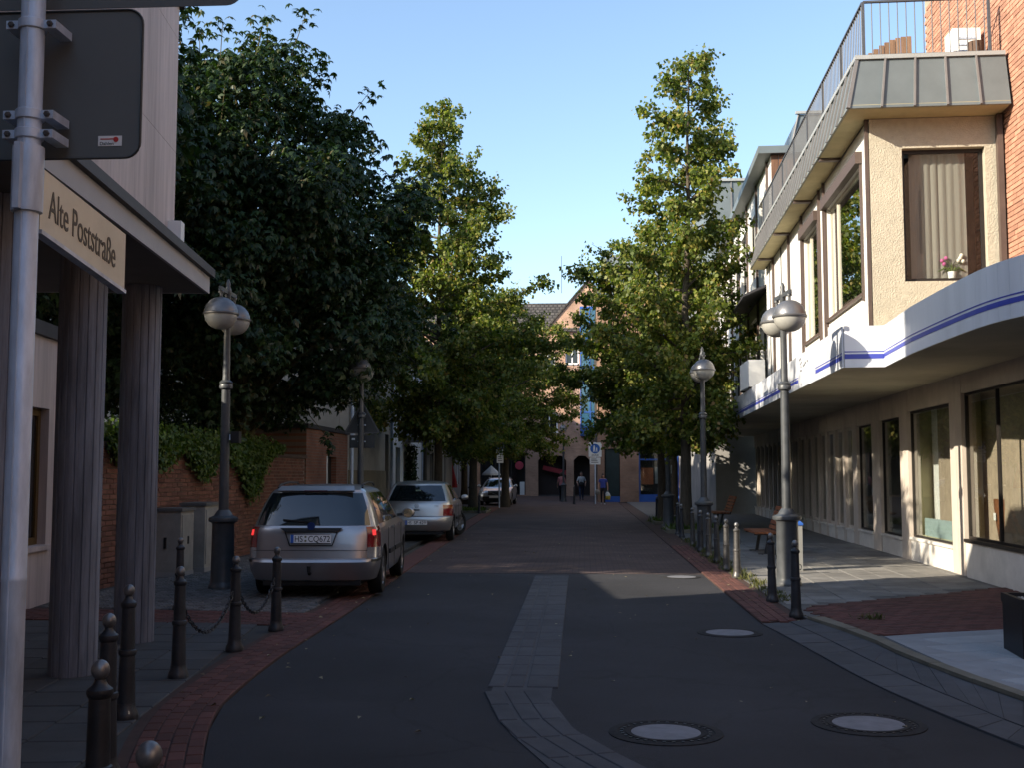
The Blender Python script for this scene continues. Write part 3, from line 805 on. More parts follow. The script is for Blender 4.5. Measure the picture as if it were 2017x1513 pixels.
fl.build('white_blossoms', M('white_petal', (.7, .66, .58), .7), pf, smooth=60)
# downpipe at the joint
MB().box(6.12, 6.2, 1.27, 1.37, 3.74, 6.98).build('downpipe', brown_metal, shop)
# eaves: soffit, mansard panels, seams, caps
TB, TT, SB, ST, ZB, ZT = 3.88, 4.06, .86, 1.04, 7.0, 7.8
MB().prism([(TB + .01, SB + .01), (6.19, SB + .01), (6.19, 1.398), (4.27, 1.398), (4.27, 14.15), (TB + .01, 14.15)], ZB - .004, ZB + .05).build('eave_soffit', M('eave_board', (.42, .36, .2), .8, var=.15, scale=2), shop)
MB().box(4.3, 6.19, 1.3, 14.1, 7.06, ZT - .03).build('terrace_slab', zinc, shop)
for k in range(4):
    MB().box(TB + .03, 4.26, 3.5 + 3 * k, 3.62 + 3 * k, ZB - .05, ZB - .006).build('eave_bracket', brown_metal, shop)
def quadslab(a, b, c, d, n, th, name, mat, parent):
    a, b, c, d, n = map(Vector, (a, b, c, d, n)); n = n.normalized() * th
    return MB().add([a, b, c, d, a - n, b - n, c - n, d - n], [(0, 1, 2, 3), (7, 6, 5, 4), (0, 4, 5, 1), (1, 5, 6, 2), (2, 6, 7, 3), (3, 7, 4, 0)]).build(name, mat, parent)
nf = Vector((0, -1, .22)).normalized(); ns = Vector((-1, 0, .22)).normalized()
tb = [TB, 4.36, 4.83, 5.3, 5.77, 6.2]; tt = [TT, 4.47, 4.9, 5.33, 5.77, 6.2]
for i in range(5):
    quadslab((tb[i] + .004, SB, ZB), (tb[i + 1] - .004, SB, ZB), (tt[i + 1] - .004, ST, ZT), (tt[i] + .004, ST, ZT), nf, .03, 'zinc_panel', zinc, shop)
    if i: MB().bar(Vector((tb[i], SB, ZB)) + nf * .016, Vector((tt[i], ST, ZT)) + nf * .016, .026, .045).build('seam', zinc_seam, shop)
ss = [SB + .44 * k for k in range(31)]
for i in range(30):
    a, b = ss[i], ss[i + 1]
    a2, b2 = (ST if i == 0 else a), b
    quadslab((TB, b - .004, ZB), (TB, a + .004, ZB), (TT, a2 + .004, ZT), (TT, b2 - .004, ZT), ns, .03, 'zinc_panel', zinc, shop)
    if i: MB().bar(Vector((TB, a, ZB)) + ns * .016, Vector((TT, a, ZT)) + ns * .016, .026, .045).build('seam', zinc_seam, shop)
MB().bar((TB, SB, ZB), (TT, ST, ZT), .05, .05).build('seam', zinc_seam, shop)
quadslab((TB, 14.06, ZB), (5.5, 14.06, ZB), (5.5, 14.06, ZT), (TT, 14.06, ZT), (0, 1, 0), .02, 'zinc_panel', zinc, shop)
MB().box(TT - .03, 6.19, ST - .04, ST + .2, ZT - .012, ZT + .05).build('coping', M('pale_zinc', (.36, .37, .36), .5, metal=.3, var=.1), shop)
MB().box(TT - .035, TT + .2, ST + .201, 14.1, ZT - .012, ZT + .05).build('coping', MATS['pale_zinc'], shop)
# railing on the terrace
rl = thing('terrace_railing', 'thin barred railing around the roof terrace', 'railing', (0, 16, 0), ROT_R)
zr0, zr1 = ZT + .052, 8.74
c0 = (4.2, 1.2)
MB().bar((c0[0], c0[1], zr1), (6.03, c0[1], zr1), .045, .03).build('top_rail', rail_m, rl)
MB().bar((c0[0], c0[1] + .03, zr1), (c0[0], 13.9, zr1), .045, .03).build('top_rail', rail_m, rl)
MB().bar((c0[0], c0[1], zr0 + .06), (6.03, c0[1], zr0 + .06), .03, .02).build('bottom_rail', rail_m, rl)
MB().bar((c0[0], c0[1] + .03, zr0 + .06), (c0[0], 13.9, zr0 + .06), .03, .02).build('bottom_rail', rail_m, rl)
bm = MB().tube([(0, 0, 0), (0, 0, zr1 - zr0 - .02)], .008, 6).mesh('baluster', rail_m)
pm = MB().box(-.02, .02, -.02, .02, 0, zr1 - zr0 - .001).mesh('post', rail_m)
k = 1
while c0[0] + .126 * k < 6.0:
    link('baluster', bm, rl, (c0[0] + .126 * k, c0[1], zr0)); k += 1
link('post', pm, rl, (c0[0], c0[1], zr0)); link('post', pm, rl, (6.03, c0[1], zr0))
k = 1
while c0[1] + .126 * k < 13.9:
    link('post' if k % 14 == 0 else 'baluster', pm if k % 14 == 0 else bm, rl, (c0[0], c0[1] + .126 * k, zr0)); k += 1
# things on the terrace
fe = thing('wooden_fence', 'weathered brown board fence on the roof terrace', 'fence', (5.3, 21.0, 7.8))
for k in range(8):
    x = .1 * k; h = 1.5 + .42 * math.sin(min(1, (k + 1.5) / 8) * 1.5)
    MB().box(x, x + .088, -.012, .012 + .02 * (k % 2), 0, h).build('board', wood_m, fe)
for k in range(10):
    y = .1 + .14 * k; MB().box(-.03, -.008, y, y + .12, 0, 1.5 - .035 * k).build('board', wood_m, fe)
MB().box(0, .8, .03, .06, .9, .98).build('rail', wood_m, fe)
ac = thing('air_conditioner', 'white air conditioning unit on the roof terrace against the brick wall', 'air conditioner', (5.98, 17.9, 7.86))
def ac_parts(t, w, d, h):
    MB().box(-w / 2, w / 2, -d / 2, d / 2, .04, h).build('housing', paint_w, t)
    MB().box(-w / 2 + .05, -w / 2 + .1, -d / 2, d / 2, 0, .039).build('foot', paint_k, t)
    MB().box(w / 2 - .1, w / 2 - .05, -d / 2, d / 2, 0, .039).build('foot', paint_k, t)
    mb = MB()
    for k in range(5): mb.box(-w / 2 + .08, w / 2 - .08, -d / 2 - .012, -d / 2 - .001, .12 + (h - .2) * k / 5, .12 + (h - .2) * k / 5 + .03)
    mb.build('grille', galv, t)
ac_parts(ac, .42, .4, .7)
bn = thing('plant_tub', 'brown slatted tub in front of the terrace air conditioner', 'tub', (6.06, 17.55, 7.86))
MB().lathe([(.11, 0), (.13, .4), (.12, .4), (.1, .03)], 14, caps=False).build('tub', M('brown_tub', (.1, .06, .04), .8, var=.2, scale=9, stretch=(4, 4, .3)), bn, smooth=30)
ac2 = thing('air_conditioner', 'white air conditioning unit standing on the awning above the shops', 'air conditioner', (4.3, 29.4, 3.76), R(90))
ac_parts(ac2, 1.6, .4, .72)
# vase with twigs in the first shop window
vs = thing('floor_vase', 'tall brown tapered vase with bare twigs behind the shop window', 'vase', (6.36, 17.8, .5))
MB().lathe([(.09, 0), (.10, .05), (.14, .35), (.165, .62), (.17, .74), (.155, .74), (.14, .6), (.09, .1)], 20, caps=False).build('vase', M('brown_glaze', (.16, .065, .03), .4, var=.15, scale=5), vs, smooth=30)
MB().box(-.175, -.166, -.05, .03, .42, .53).build('price_tag', paint_w, vs)
tw = MB(); r2 = random.Random(3)
for k in range(4):
    x, y = r2.uniform(-.06, .06), r2.uniform(-.06, .06); pth = [(x, y, .3)]
    for j in range(9):
        x += r2.uniform(-.035, .035); y += r2.uniform(-.045, .045) + (.02 if k % 2 else -.015); pth.append((x, y, .3 + (j + 1) * (.19 - .02 * k)))
    tw.tube(pth, [.016 - .0013 * q for q in range(10)], 6)
    for j in range(3, 10):
        p = Vector(pth[j]); tw.tube([p, p + Vector((r2.uniform(-.1, .1), r2.uniform(-.12, .12), r2.uniform(.02, .14)))], [.006, .002], 5)
tw.build('twigs', M('bleached_twig', (.5, .44, .34), .8), vs, smooth=60)

# ------------------------------------------------------------------ tall brick house rising behind the awning
bh = thing('brick_house', 'tall red brick house wall rising at the upper right', 'building', (6.27, 12, 0))
MB().box(.022, 6, 0, 8.8, 0, 12.5).build('wall', brick_mortar, bh)
bme = MB().box(-.0, .045, -.115, .115, 0, .0625).mesh('brick', brick_r)
bl = []
for r_ in range(int((10.2 - 3.9) / .075)):
    for c_ in range(32):
        y = 2.9 + .1205 + .24 * c_ + (.12 if r_ % 2 else 0); z = 3.9 + .075 * r_
        if y < 8.69: bl.append((y, z))
bl.sort(key=lambda p: (p[0] - 4.6) ** 2 * .6 + (p[1] - 5.6) ** 2)
for y, z in bl[:300]: link('brick', bme, bh, (rng.uniform(-.004, .004), y, z))
mb = MB()
for y, z in bl[300:]:
    d = rng.uniform(-.004, .004); mb.box(d, .04, y - .115, y + .115, z, z + .0625)
tag(mb.build('bricks', brick_r, bh), kind='stuff')

# ------------------------------------------------------------------ wood-clad house next along the right side
wh = thing('wood_clad_house', 'flat-roofed house with timber-clad end and dark windows beyond the terrace', 'building', (0, 16, 0), ROT_R)
FW = Fr((4.5, 0, 0), (0, 1, 0), (-1, 0, 0))
wo = [(15.2 + 2.6 * k, 17.2 + 2.6 * k, 7.5, 9.4) for k in range(6)]
wl = [(15.0 + 2.6 * k, 17.3 + 2.6 * k, 4.1, 6.3) for k in range(6)]
wall(wh, FW, 14.3, 31, 3.75, 10.1, wo + wl, .25, white_m)
for o in wo: window(wh, FW, *o, dark_frame, glass_dark, .1, .07, mull=((o[0] + o[1]) / 2,))
for o in wl: window(wh, FW, *o, dark_frame, glass_dark, .1, .07, mull=(o[0] + .8, o[0] + 1.5))
for k in range(6):
    mb = MB(); FW.box(mb, 14.95 + 2.6 * k, 15.05 + 2.6 * k, 3.76, 10.09, .003, .06); mb.build('post', brown_metal, wh)
mb = MB().slab([(0.004, 6.75), (.75, 6.42), (.75, 6.36), (.004, 6.69)], (4.5, 14.6, 0), (-1, 0, 0), ZUP, (0, 1, 0), 0, 8.0)
mb.build('dark_canopy', M('dark_canopy', (.03, .03, .035), .7), wh)
MB().box(4.15, 9.5, 14.1, 31.2, 10.105, 10.3).build('roof_slab', zinc, wh)
for k in range(11):
    MB().box(4.5 + .2 * k, 4.685 + .2 * k, 14.265 - .006 * (k % 2), 14.298, 7.2, 10.1).build('board', clad_wood, wh)
MB().box(4.755, 9.4, 14.302, 30.9, 3.76, 10.1).build('core', plaster_g, wh)
MB().add([(5.2, 16.2, 10.31), (9.3, 16.2, 10.31), (9.3, 26, 10.31), (5.2, 26, 10.31), (5.6, 16.6, 11.9), (9.3, 16.6, 11.9), (9.3, 25.6, 11.9), (5.6, 25.6, 11.9)],
         [(0, 1, 5, 4), (1, 2, 6, 5), (2, 3, 7, 6), (3, 0, 4, 7), (4, 5, 6, 7)]).build('mansard_roof', zinc, wh)
for k in range(6):
    x0, x1 = 5.2 + .7 * k, 5.6 + .63 * k
    MB().bar((x0, 16.18, 10.31), (x1, 16.58, 11.92), .04, .05).build('seam', zinc_seam, wh)
MB().box(5.5, 9.3, 16.5, 16.6, 11.905, 11.98).build('coping', MATS['pale_zinc'], wh)

# ------------------------------------------------------------------ zinc-clad block farther on
zb = thing('zinc_clad_block', 'grey zinc-clad upper block showing behind the right-hand tree', 'building', (5.4, 47.5, 0))
MB().box(0, 8, 0, 18, 0, 9.5).build('wall', plaster_g, zb)
for k in range(9):
    quadslab((.0 + .85 * k, -.0, 9.52), (.84 + .85 * k, 0, 9.52), (.84 + .85 * k, .3, 14.0), (.0 + .85 * k, .3, 14.0), (0, -1, .06), .04, 'zinc_panel', zinc, zb)
    MB().bar((.845 + .85 * k, -.02, 9.52), (.845 + .85 * k, .28, 14.0), .05, .05).build('seam', zinc_seam, zb)
MB().box(.0, 8, .36, 17.5, 9.51, 13.98).build('core', zinc, zb)
MB().box(-.05, 8.05, .2, 17.6, 13.985, 14.1).build('coping', MATS['pale_zinc'], zb)
# ------------------------------------------------------------------ columned building on the left
ROT_L = R(6.83)
cb = thing('columned_building', 'pinkish stone building with fluted columns and a flat canopy on the left', 'building', (-3.8, 11.2, 0), ROT_L)
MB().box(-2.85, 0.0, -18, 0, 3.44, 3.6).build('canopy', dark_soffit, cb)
MB().box(.002, .03, -18, .03, 3.437, 3.605).build('fascia', canopy_light, cb)
MB().box(-2.5, .0, .002, .03, 3.437, 3.605).build('fascia', canopy_light, cb)
MB().box(-2.6, .075, -18, .07, 3.607, 3.69).build('coping', canopy_dark, cb)
MB().box(-2.7, -.36, -18, 0, 3.695, 6.4).build('core', plaster_g, cb)
for i in range(9):
    for j in range(4):
        z0 = 3.70 + 1.18 * j
        if z0 > 6.3: continue
        MB().box(-.358, -.33, -1.1 * (i + 1) + .002, -1.1 * i - .002, z0, min(z0 + 1.176, 6.4)).build('stone_panel', travertine, cb)
MB().box(-2.75, -.28, -18.05, .05, 6.402, 6.5).build('coping', canopy_dark, cb)
MB().box(-.329, -.2, -.27, -.12, 3.75, 4.12).build('white_box', paint_w, cb)
def column_mesh(r, h, n=16):
    prof = []
    for k in range(n):
        a0 = 2 * math.pi * k / n; da = 2 * math.pi / n
        prof += [(a0 + da * .04, r * .955), (a0 + da * .12, r), (a0 + da * .5, r * 1.006), (a0 + da * .9, r), (a0 + da * .97, r * .955)]
    pts = [(q * math.cos(a), q * math.sin(a)) for a, q in prof]
    return MB().prism(pts, 0, h).mesh('column', column_m)
cme = column_mesh(.185, 3.438)
for k in range(4): link('column', cme, cb, (-.53, -.37 - 1.78 * k, 0), .2 + .7 * k)
FG = Fr((-2.5, 0, 0), (0, 1, 0), (1, 0, 0))
gop = (1.6, 2.91, .75, 2.42)
wall(cb, FG, -18, -.02, 0, 3.436, [], .3, travertine, 'ground_floor_wall')
wall(cb, FG, -.019, 4.4, 0, 3.3, [gop], .3, travertine, 'ground_floor_wall')
window(cb, FG, *gop, M('bronze_frame', (.16, .095, .03), .4, metal=.5, var=.1), glass_dark, .1, .09)
mb = MB(); FG.box(mb, 1.5, 3.0, .69, .748, .003, .05); mb.build('sill', travertine, cb)
MB().box(-5.5, -2.82, .1, 4.38, 0, 3.28).build('wing', plaster_g, cb)
MB().box(-5.55, -2.44, .08, 4.45, 3.302, 3.47).build('coping', canopy_dark, cb)
bl_ = thing('globe_light', 'small clear ball light on the roof edge behind the columns', 'lamp', (-6.62, 13.2, 3.4))
MB().lathe([(.03, 0), (.03, .05), (.02, .06)], 10).build('socket', iron, bl_, smooth=30)
MB().sphere((0, 0, .115), .065, 14, 10).build('globe', frost, bl_, smooth=60)

# ------------------------------------------------------------------ garden wall with ivy
gw = thing('garden_wall', 'red brick garden wall with hanging ivy behind the left lamp', 'wall', (-6.75, 15.6, 0))
MB().box(-.28, -.03, 0, 11.85, 0, 2.0).build('core', mortar_l, gw)
MB().box(-.3, .03, -.02, 11.9, 2.002, 2.08).build('coping', M('wall_coping', (.09, .06, .045), .9, var=.25, scale=5), gw)
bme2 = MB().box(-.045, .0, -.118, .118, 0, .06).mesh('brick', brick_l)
bl = [(.122 + .248 * c + (.124 if r_ % 2 else 0), .006 + .0738 * r_) for r_ in range(27) for c in range(47)]
bl = [b for b in bl if b[0] < 11.72]
vis = sorted(bl, key=lambda p: (p[0] - 2.6) ** 2 * .22 + (p[1] - .9) ** 2 * 3)
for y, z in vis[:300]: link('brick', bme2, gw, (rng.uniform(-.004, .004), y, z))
mb = MB()
for y, z in vis[300:]:
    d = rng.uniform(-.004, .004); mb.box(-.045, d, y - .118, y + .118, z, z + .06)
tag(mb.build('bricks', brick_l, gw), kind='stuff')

# ------------------------------------------------------------------ low brick garage
far_red = brick_mat('garage_brick', (.2, .085, .055), (.26, .11, .07), (.2, .15, .12), .25, .075, .01, 'yz')
gar = thing('brick_garage', 'low flat-roofed red brick garage at the end of the garden wall', 'garage', (-6.75, 27.5, 0))
FGr = Fr((0, 0, 0), (0, 1, 0), (1, 0, 0))
wall(gar, FGr, 0, 4.85, 0, 2.75, [(2.2, 3.4, 0, 2.1)], .25, far_red)
MB().box(-5.5, -.252, 0, 4.85, 0, 2.74).build('core', far_red, gar)
MB().box(-5.55, .06, -.06, 4.87, 2.752, 2.86).build('roof_edge', canopy_dark, gar)
mb = MB(); FGr.box(mb, 2.32, 3.4, 0, 2.1, -.2, -.14); mb.build('door', dark_frame, gar)
mb = MB(); FGr.box(mb, 2.2, 2.318, 0, 2.1, -.2, .01); mb.build('door_jamb', paint_w, gar)

# ------------------------------------------------------------------ row of houses on the left
def gable_house(name, label, X, Y0, Y1, depth, eave, ridge, mat, roof):
    t = thing(name, label, 'house', (X, Y0, 0))
    L = Y1 - Y0
    F = Fr((0, 0, 0), (0, 1, 0), (1, 0, 0))
    MB().slab([(-.26, 0), (-depth, 0), (-depth, eave), (-depth / 2, ridge - .06), (-.26, eave)], (0, 0, 0), (1, 0, 0), ZUP, (0, 1, 0), .003, L - .003).build('core', mat, t)
    rf = MB()
    for sx in (0, 1):
        a = Vector((.25, -.1, eave - .12)) if not sx else Vector((-depth - .25, -.1, eave - .12))
        b = Vector((-depth / 2, -.1, ridge))
        d = Vector((0, L + .2, 0)); h = Vector((0, 0, .14))
        rf.add([a, b, b + d, a + d, a + h, b + h, b + d + h, a + d + h], [(0, 1, 2, 3), (7, 6, 5, 4), (0, 4, 5, 1), (1, 5, 6, 2), (2, 6, 7, 3), (3, 7, 4, 0)])
    rf.build('roof', roof, t)
    return t, F, L
h1, F1, L1 = gable_house('beige_house', 'beige rendered house with a pale gable end beyond the brick garage', -6.75, 32.45, 39.6, 9, 6.3, 10.2, plaster_b, roof_tile)
o1 = [(.6, 1.5, 2.5, 3.9), (2.2, 3.0, 2.5, 3.9), (.7, 1.6, 4.5, 5.9), (3.6, 4.6, 4.5, 5.9), (6.1, 6.8, 0, 3.0)]
wall(h1, F1, 0, L1, 0, 6.2, o1, .25, plaster_b)
for o in o1[:4]: window(h1, F1, *o, paint_w, glass_dark, .1, .06, mull=((o[0] + o[1]) / 2,), sill=M('brick_sill', (.2, .08, .06), .9))
mb = MB(); F1.box(mb, 6.1, 6.8, 0, 3.0, -.2, -.12); mb.build('door', dark_frame, h1)
mb = MB(); F1.box(mb, 0, 6.05, 0, 1.75, .002, .05); mb.build('plinth', M('ochre_plinth', (.25, .21, .14), .95, var=.2, scale=2, dirt=.2), h1)
MB().tube([(.09, .12, 0), (.09, .12, 6.1)], .05, 10).build('downpipe', galv, h1, smooth=40)
MB().tube([(.09, 7.0, 0), (.09, 7.0, 6.1)], .05, 10).build('downpipe', galv, h1, smooth=40)
h2, F2, L2 = gable_house('white_house', 'white plastered house with a small balcony in the left row', -6.65, 39.65, 46.6, 9, 6.6, 10.4, plaster_w, roof_tile)
o2 = [(.5, 1.5, 0, 2.6), (2.3, 3.2, 0, 2.5), (.5, 1.5, 4.0, 5.6), (2.2, 3.3, 3.05, 5.2), (4.4, 5.5, 3.6, 5.2), (4.4, 5.6, .9, 2.5)]
wall(h2, F2, 0, L2, 0, 6.5, o2, .25, plaster_w)
for o in o2[1:]: window(h2, F2, *o, paint_w, glass_dark, .1, .06, mull=((o[0] + o[1]) / 2,), sill=MATS['brick_sill'] if o[2] > .5 else None)
mb = MB(); F2.box(mb, .5, 1.5, 0, 2.6, -.2, -.12); mb.build('door', M('green_door', (.05, .07, .06), .5), h2)
bal = MB().box(.003, .85, 2.0, 4.0, 2.85, 3.0).build('balcony', plaster_g, h2)
br = MB()
for k in range(15): br.tube([(.8, 2.05 + .135 * k, 3.0), (.8, 2.05 + .135 * k, 3.9)], .012, 5)
for k in range(6): br.tube([(.05 + .14 * k, 2.05, 3.0), (.05 + .14 * k, 2.05, 3.9)], .012, 5)
br.bar((.8, 2.0, 3.92), (.8, 4.0, 3.92), .05, .03); br.bar((.03, 2.05, 3.92), (.8, 2.05, 3.92), .05, .03)
br.build('balcony_railing', rail_m, bal)
MB().tube([(.09, 6.85, 0), (.09, 6.85, 6.4)], .05, 10).build('downpipe', galv, h2, smooth=40)
h3, F3, L3 = gable_house('brown_house', 'grey-brown house at the far end of the left row', -6.7, 46.65, 58, 9, 6.9, 10.6, plaster_g, roof_tile)
o3 = [(.8 + 2.2 * k, 2.0 + 2.2 * k, z, z + 1.6) for k in range(4) for z in (1.0, 4.2)]
wall(h3, F3, 0, L3, 0, 6.8, o3, .25, plaster_g)
for o in o3: window(h3, F3, *o, paint_w, glass_dark, .1, .06, mull=((o[0] + o[1]) / 2,), sill=MATS['brick_sill'])
# unseen house added in the yards, its height set to shade the chestnut
hb, FB, LB = gable_house('added_yard_house', 'plain pale house added out of view far left to shade the chestnut', -15.5, 13.5, 27, 10, 12.0, 15.0, plaster_w, roof_tile)
ob_ = [(1.2 + 2.6 * k, 2.4 + 2.6 * k, z, z + 1.5) for k in range(5) for z in (1.0, 4.2, 7.4)]
wall(hb, FB, 0, LB, 0, 11.9, ob_, .25, plaster_w)
for o in ob_: window(hb, FB, *o, paint_w, glass_dark, .1, .06, mull=((o[0] + o[1]) / 2,))

# ------------------------------------------------------------------ brick building closing the street
ab = thing('arcade_building', 'sunlit pale red brick building with gable and arcade closing the street', 'building', (0, 88, 0))
FA = Fr((0, 0, 0), (1, 0, 0), (0, -1, 0))
arch = [(-3.52, -1.37, 0, 3.1), (-.78, .45, 0, 3.1)]
shopo = (-8.0, -4.5, .1, 3.3)
wins = [(-3.3, -2.0, 4.9, 6.4), (-1.4, -.35, 10.2, 12.0), (-3.3, -2.2, 9.2, 11.0), (-5.9, -4.7, 4.9, 6.4), (-8.4, -7.2, 4.9, 6.4), (-5.9, -4.7, 9.2, 11.0), (-8.4, -7.2, 9.2, 11.0)]
wall(ab, FA, -15, 3.6, 0, 13.0, arch + [shopo] + wins, .3, far_brick)
for a0, a1, b0, b1 in arch:
    mb = MB()
    FA_ = .35
    mb.slab([(a0, b1), (a0 + FA_, b1), (a0, b1 - FA_)], (0, 0, 0), (1, 0, 0), ZUP, (0, -1, 0), -.3, -.002)
    mb.slab([(a1, b1), (a1, b1 - FA_), (a1 - FA_, b1)], (0, 0, 0), (1, 0, 0), ZUP, (0, -1, 0), -.3, -.002)
    mb.build('arch_corner', far_brick, ab)
mb = MB().box(-4.2, 3.4, 2.5, 2.6, 0, 3.4); mb.build('arcade_back', M('dark_shopfront', (.03, .018, .018), .5, var=.3, scale=.8), ab)
mb = MB().box(-4.4, 3.5, .31, 2.6, 3.12, 3.3); mb.build('arcade_ceiling', dark_soffit, ab)
mb = MB(); mb.bar((-3.2, 1.6, 2.2), (-1.2, 1.2, 1.75), .08, .34); mb.build('red_banner', M('red_banner', (.4, .05, .07), .7), ab)
window(ab, FA, *shopo, dark_frame, glass_dark, .25, .08, mull=(-6.8, -5.6), name='shop_window')
for o in wins: window(ab, FA, *o, paint_w, glass_dark, .12, .1, mull=((o[0] + o[1]) / 2,), sill=paint_w)
mb = MB(); FA.box(mb, -9.2, -4.6, 3.4, 4.5, .002, .25); mb.build('sign_band', M('brown_sign_band', (.2, .085, .07), .6), ab)
mb = MB(); FA.slabp = None
so = MB().slab([(-5.95, 3.52), (-5.2, 3.52), (-5.12, 3.62), (-5.16, 4.0), (-5.3, 4.12), (-5.95, 4.12)], (0, 0, 0), (1, 0, 0), ZUP, (0, -1, 0), .26, .34)
sgn = so.build('lit_sign', M('lit_sign', (.8, .8, .75), .5, emit=(1, .97, .85, .8)), ab)
mb = MB(); FA.box(mb, -5.7, -5.42, 3.68, 3.98, .342, .35); mb.build('yellow_emblem', M('yellow_emblem', (.75, .6, .05), .5), sgn)
mb = MB(); FA.box(mb, -8.9, -7.6, 3.7, 4.1, .26, .3); mb.build('lit_lettering', M('lit_letters', (.8, .7, .4), .5, emit=(1, .8, .4, .6)), ab)
so = MB().lathe([(.32, -.05), (.32, .05)], 20); so.build('round_red_sign', M('pink_red', (.4, .04, .07), .5), ab, loc=(-4.95, -.35, 2.35)).rotation_euler = (R(90), 0, 0)
MB().box(-4.9, -4.55, -.5, -.4, .1, 1.1).build('white_board', paint_w, ab)
# cross gable, its roof, main roof
MB().slab([(-2.9, 13.003), (3.6, 13.003), (.4, 16.7)], (0, 0, 0), (1, 0, 0), ZUP, (0, -1, 0), -.3, .0).build('gable', far_brick, ab)
rf = MB()
for sx in (-1, 1):
    e = Vector((.4 + sx * 3.45, -.12, 12.72)); a = Vector((.4, -.12, 16.74)); d = Vector((0, 6, 0)); h = Vector((0, 0, .16))
    rf.add([e, a, a + d, e + d, e + h, a + h, a + d + h, e + d + h], [(0, 1, 2, 3), (7, 6, 5, 4), (0, 4, 5, 1), (1, 5, 6, 2), (2, 6, 7, 3), (3, 7, 4, 0)])
rf.build('gable_roof', roof_tile, ab)
tiles = brick_mat('main_roof_tiles', (.07, .065, .06), (.11, .10, .09), (.03, .027, .025), .35, .3, .05, 'xz')
a = [(-15.2, -.3, 12.75), (3, -.3, 12.75), (3, 5, 15.6), (-15.2, 5, 15.6)]
MB().add(a + [(p[0], p[1], p[2] + .15) for p in a], [(3, 2, 1, 0), (4, 5, 6, 7), (0, 1, 5, 4), (1, 2, 6, 5), (2, 3, 7, 6), (3, 0, 4, 7)]).build('main_roof', tiles, ab)
MB().box(-15, 3.4, .32, 8, 0.0, .05).build('floor', concrete, ab)
MB().box(-15, 3.4, 2.7, 9, 0.05, 12.7).build('core', far_brick2, ab)
MB().bar((-1.7, 1.5, 16), (-1.7, 1.5, 19), .04).build('aerial', rail_m, ab)
# blue oriel
orl = MB()
x0, x1, yy, z0, z1 = -.27, 1.25, -.75, 4.6, 14.6
for x in (x0, (x0 + x1) / 2 - .04, x1 - .08): orl.box(x, x + .08, yy - .04, yy + .04, z0 + .61, z1 - .11)
for z in [z0 + .6 + 1.15 * k for k in range(9)]: orl.box(x0 - .002, x1 + .002, yy - .045, yy + .045, z, z + .1)
orl.box(x0, x1, yy, -.003, z0, z0 + .6); orl.box(x0, x1, yy, -.003, z1 - .1, z1)
orl.box(x0, x0 + .06, yy + .05, -.004, z0 + .61, z1 - .11)
o_ = orl.build('blue_oriel', blue_paint, ab)
MB().box(x0 + .062, x1 - .02, yy + .0, yy + .02, z0 + .62, z1 - .12).build('pane', M('oriel_glass', (.03, .10, .17), .08, var=.3, scale=2, spec=.8), o_)

# ------------------------------------------------------------------ brown brick shop building at the right end
fb = thing('corner_shop_building', 'brown brick corner building with blue-framed shop windows at the street end', 'building', (0, 69, 0))
do = [(1.23, 2.15, 0, 3.2), (3.28, 5.67, 0, 3.3), (6.29, 8.9, 0, 3.3)]
wo_ = [(1.6, 2.7, 5, 6.6), (4, 5.2, 5, 6.6), (6.6, 7.8, 5, 6.6), (1.6, 2.7, 8.6, 10.2), (4, 5.2, 8.6, 10.2), (6.6, 7.8, 8.6, 10.2)]
wall(fb, FA, .8, 14, 0, 12.5, do + wo_, .3, far_brick2)
for o in wo_: window(fb, FA, *o, blue_paint, glass_dark, .12, .1, mull=((o[0] + o[1]) / 2,))
teal = M('dark_teal_door', (.015, .03, .032), .35, var=.2)
mb = MB(); FA.box(mb, 1.3, 2.12, .35, 3.15, -.2, -.14); mb.build('door', teal, fb)
mb = MB(); FA.box(mb, 1.24, 2.14, 0, .34, -.2, -.05); mb.build('blue_base', blue_paint, fb)
w_ = window(fb, FA, 3.28, 5.67, .36, 3.3, blue_paint, glass, .15, .09, trans=(2.55,), back=interior_dark, bd=1.2, name='shop_window')
mb = MB(); FA.box(mb, 3.285, 5.665, 0, .355, -.2, -.05); mb.build('blue_base', blue_paint, w_)
mb = MB(); FA.box(mb, 3.45, 4.15, 1.05, 2.05, -.3, -.27); mb.build('orange_poster', M('orange_poster', (.3, .09, .03), .6, var=.35, scale=3), w_)
mb = MB(); FA.box(mb, 4.25, 4.75, 1.1, 2.1, -.32, -.29); mb.build('pale_poster', M('pale_poster', (.2, .22, .2), .6, var=.3, scale=3), w_)
mb = MB(); FA.box(mb, 5.2, 5.5, 1.7, 2.2, -.32, -.29); mb.build('pale_poster', MATS['pale_poster'], w_)
w2_ = window(fb, FA, 6.29, 8.9, 0, 3.3, blue_paint, glass_dark, .25, .1, mull=(7.2,), name='entrance')
mb = MB(); FA.box(mb, 6.75, 7.9, 2.75, 2.95, -.24, -.2); mb.build('name_board', M('pale_green_board', (.4, .45, .33), .5, var=.4, scale=6), w2_)
for a in (6.8, 8.05):
    mb = MB(); FA.box(mb, a, a + .3, 2.4, 2.52, -.24, -.21); mb.build('notice', paint_w, w2_)
mb = MB(); FA.box(mb, 9.05, 9.75, 1.68, 2.5, .002, .05); mb.build('green_plaque', M('green_plaque', (.02, .06, .045), .5, var=.3, scale=4), fb)
mb = MB(); FA.box(mb, 9.2, 9.6, 1.2, 1.38, .002, .12); mb.build('letter_box', paint_w, fb)
MB().add([(.8, .0, 12.502), (14, 0, 12.502), (14, 12, 12.502), (.8, 12, 12.502), (1.4, .4, 15.0), (14, .4, 17.4), (14, 12, 17.4), (1.4, 12, 15.0)],
         [(0, 1, 5, 4), (1, 2, 6, 5), (2, 3, 7, 6), (3, 0, 4, 7), (4, 5, 6, 7)]).build('zinc_roof', zinc, fb)
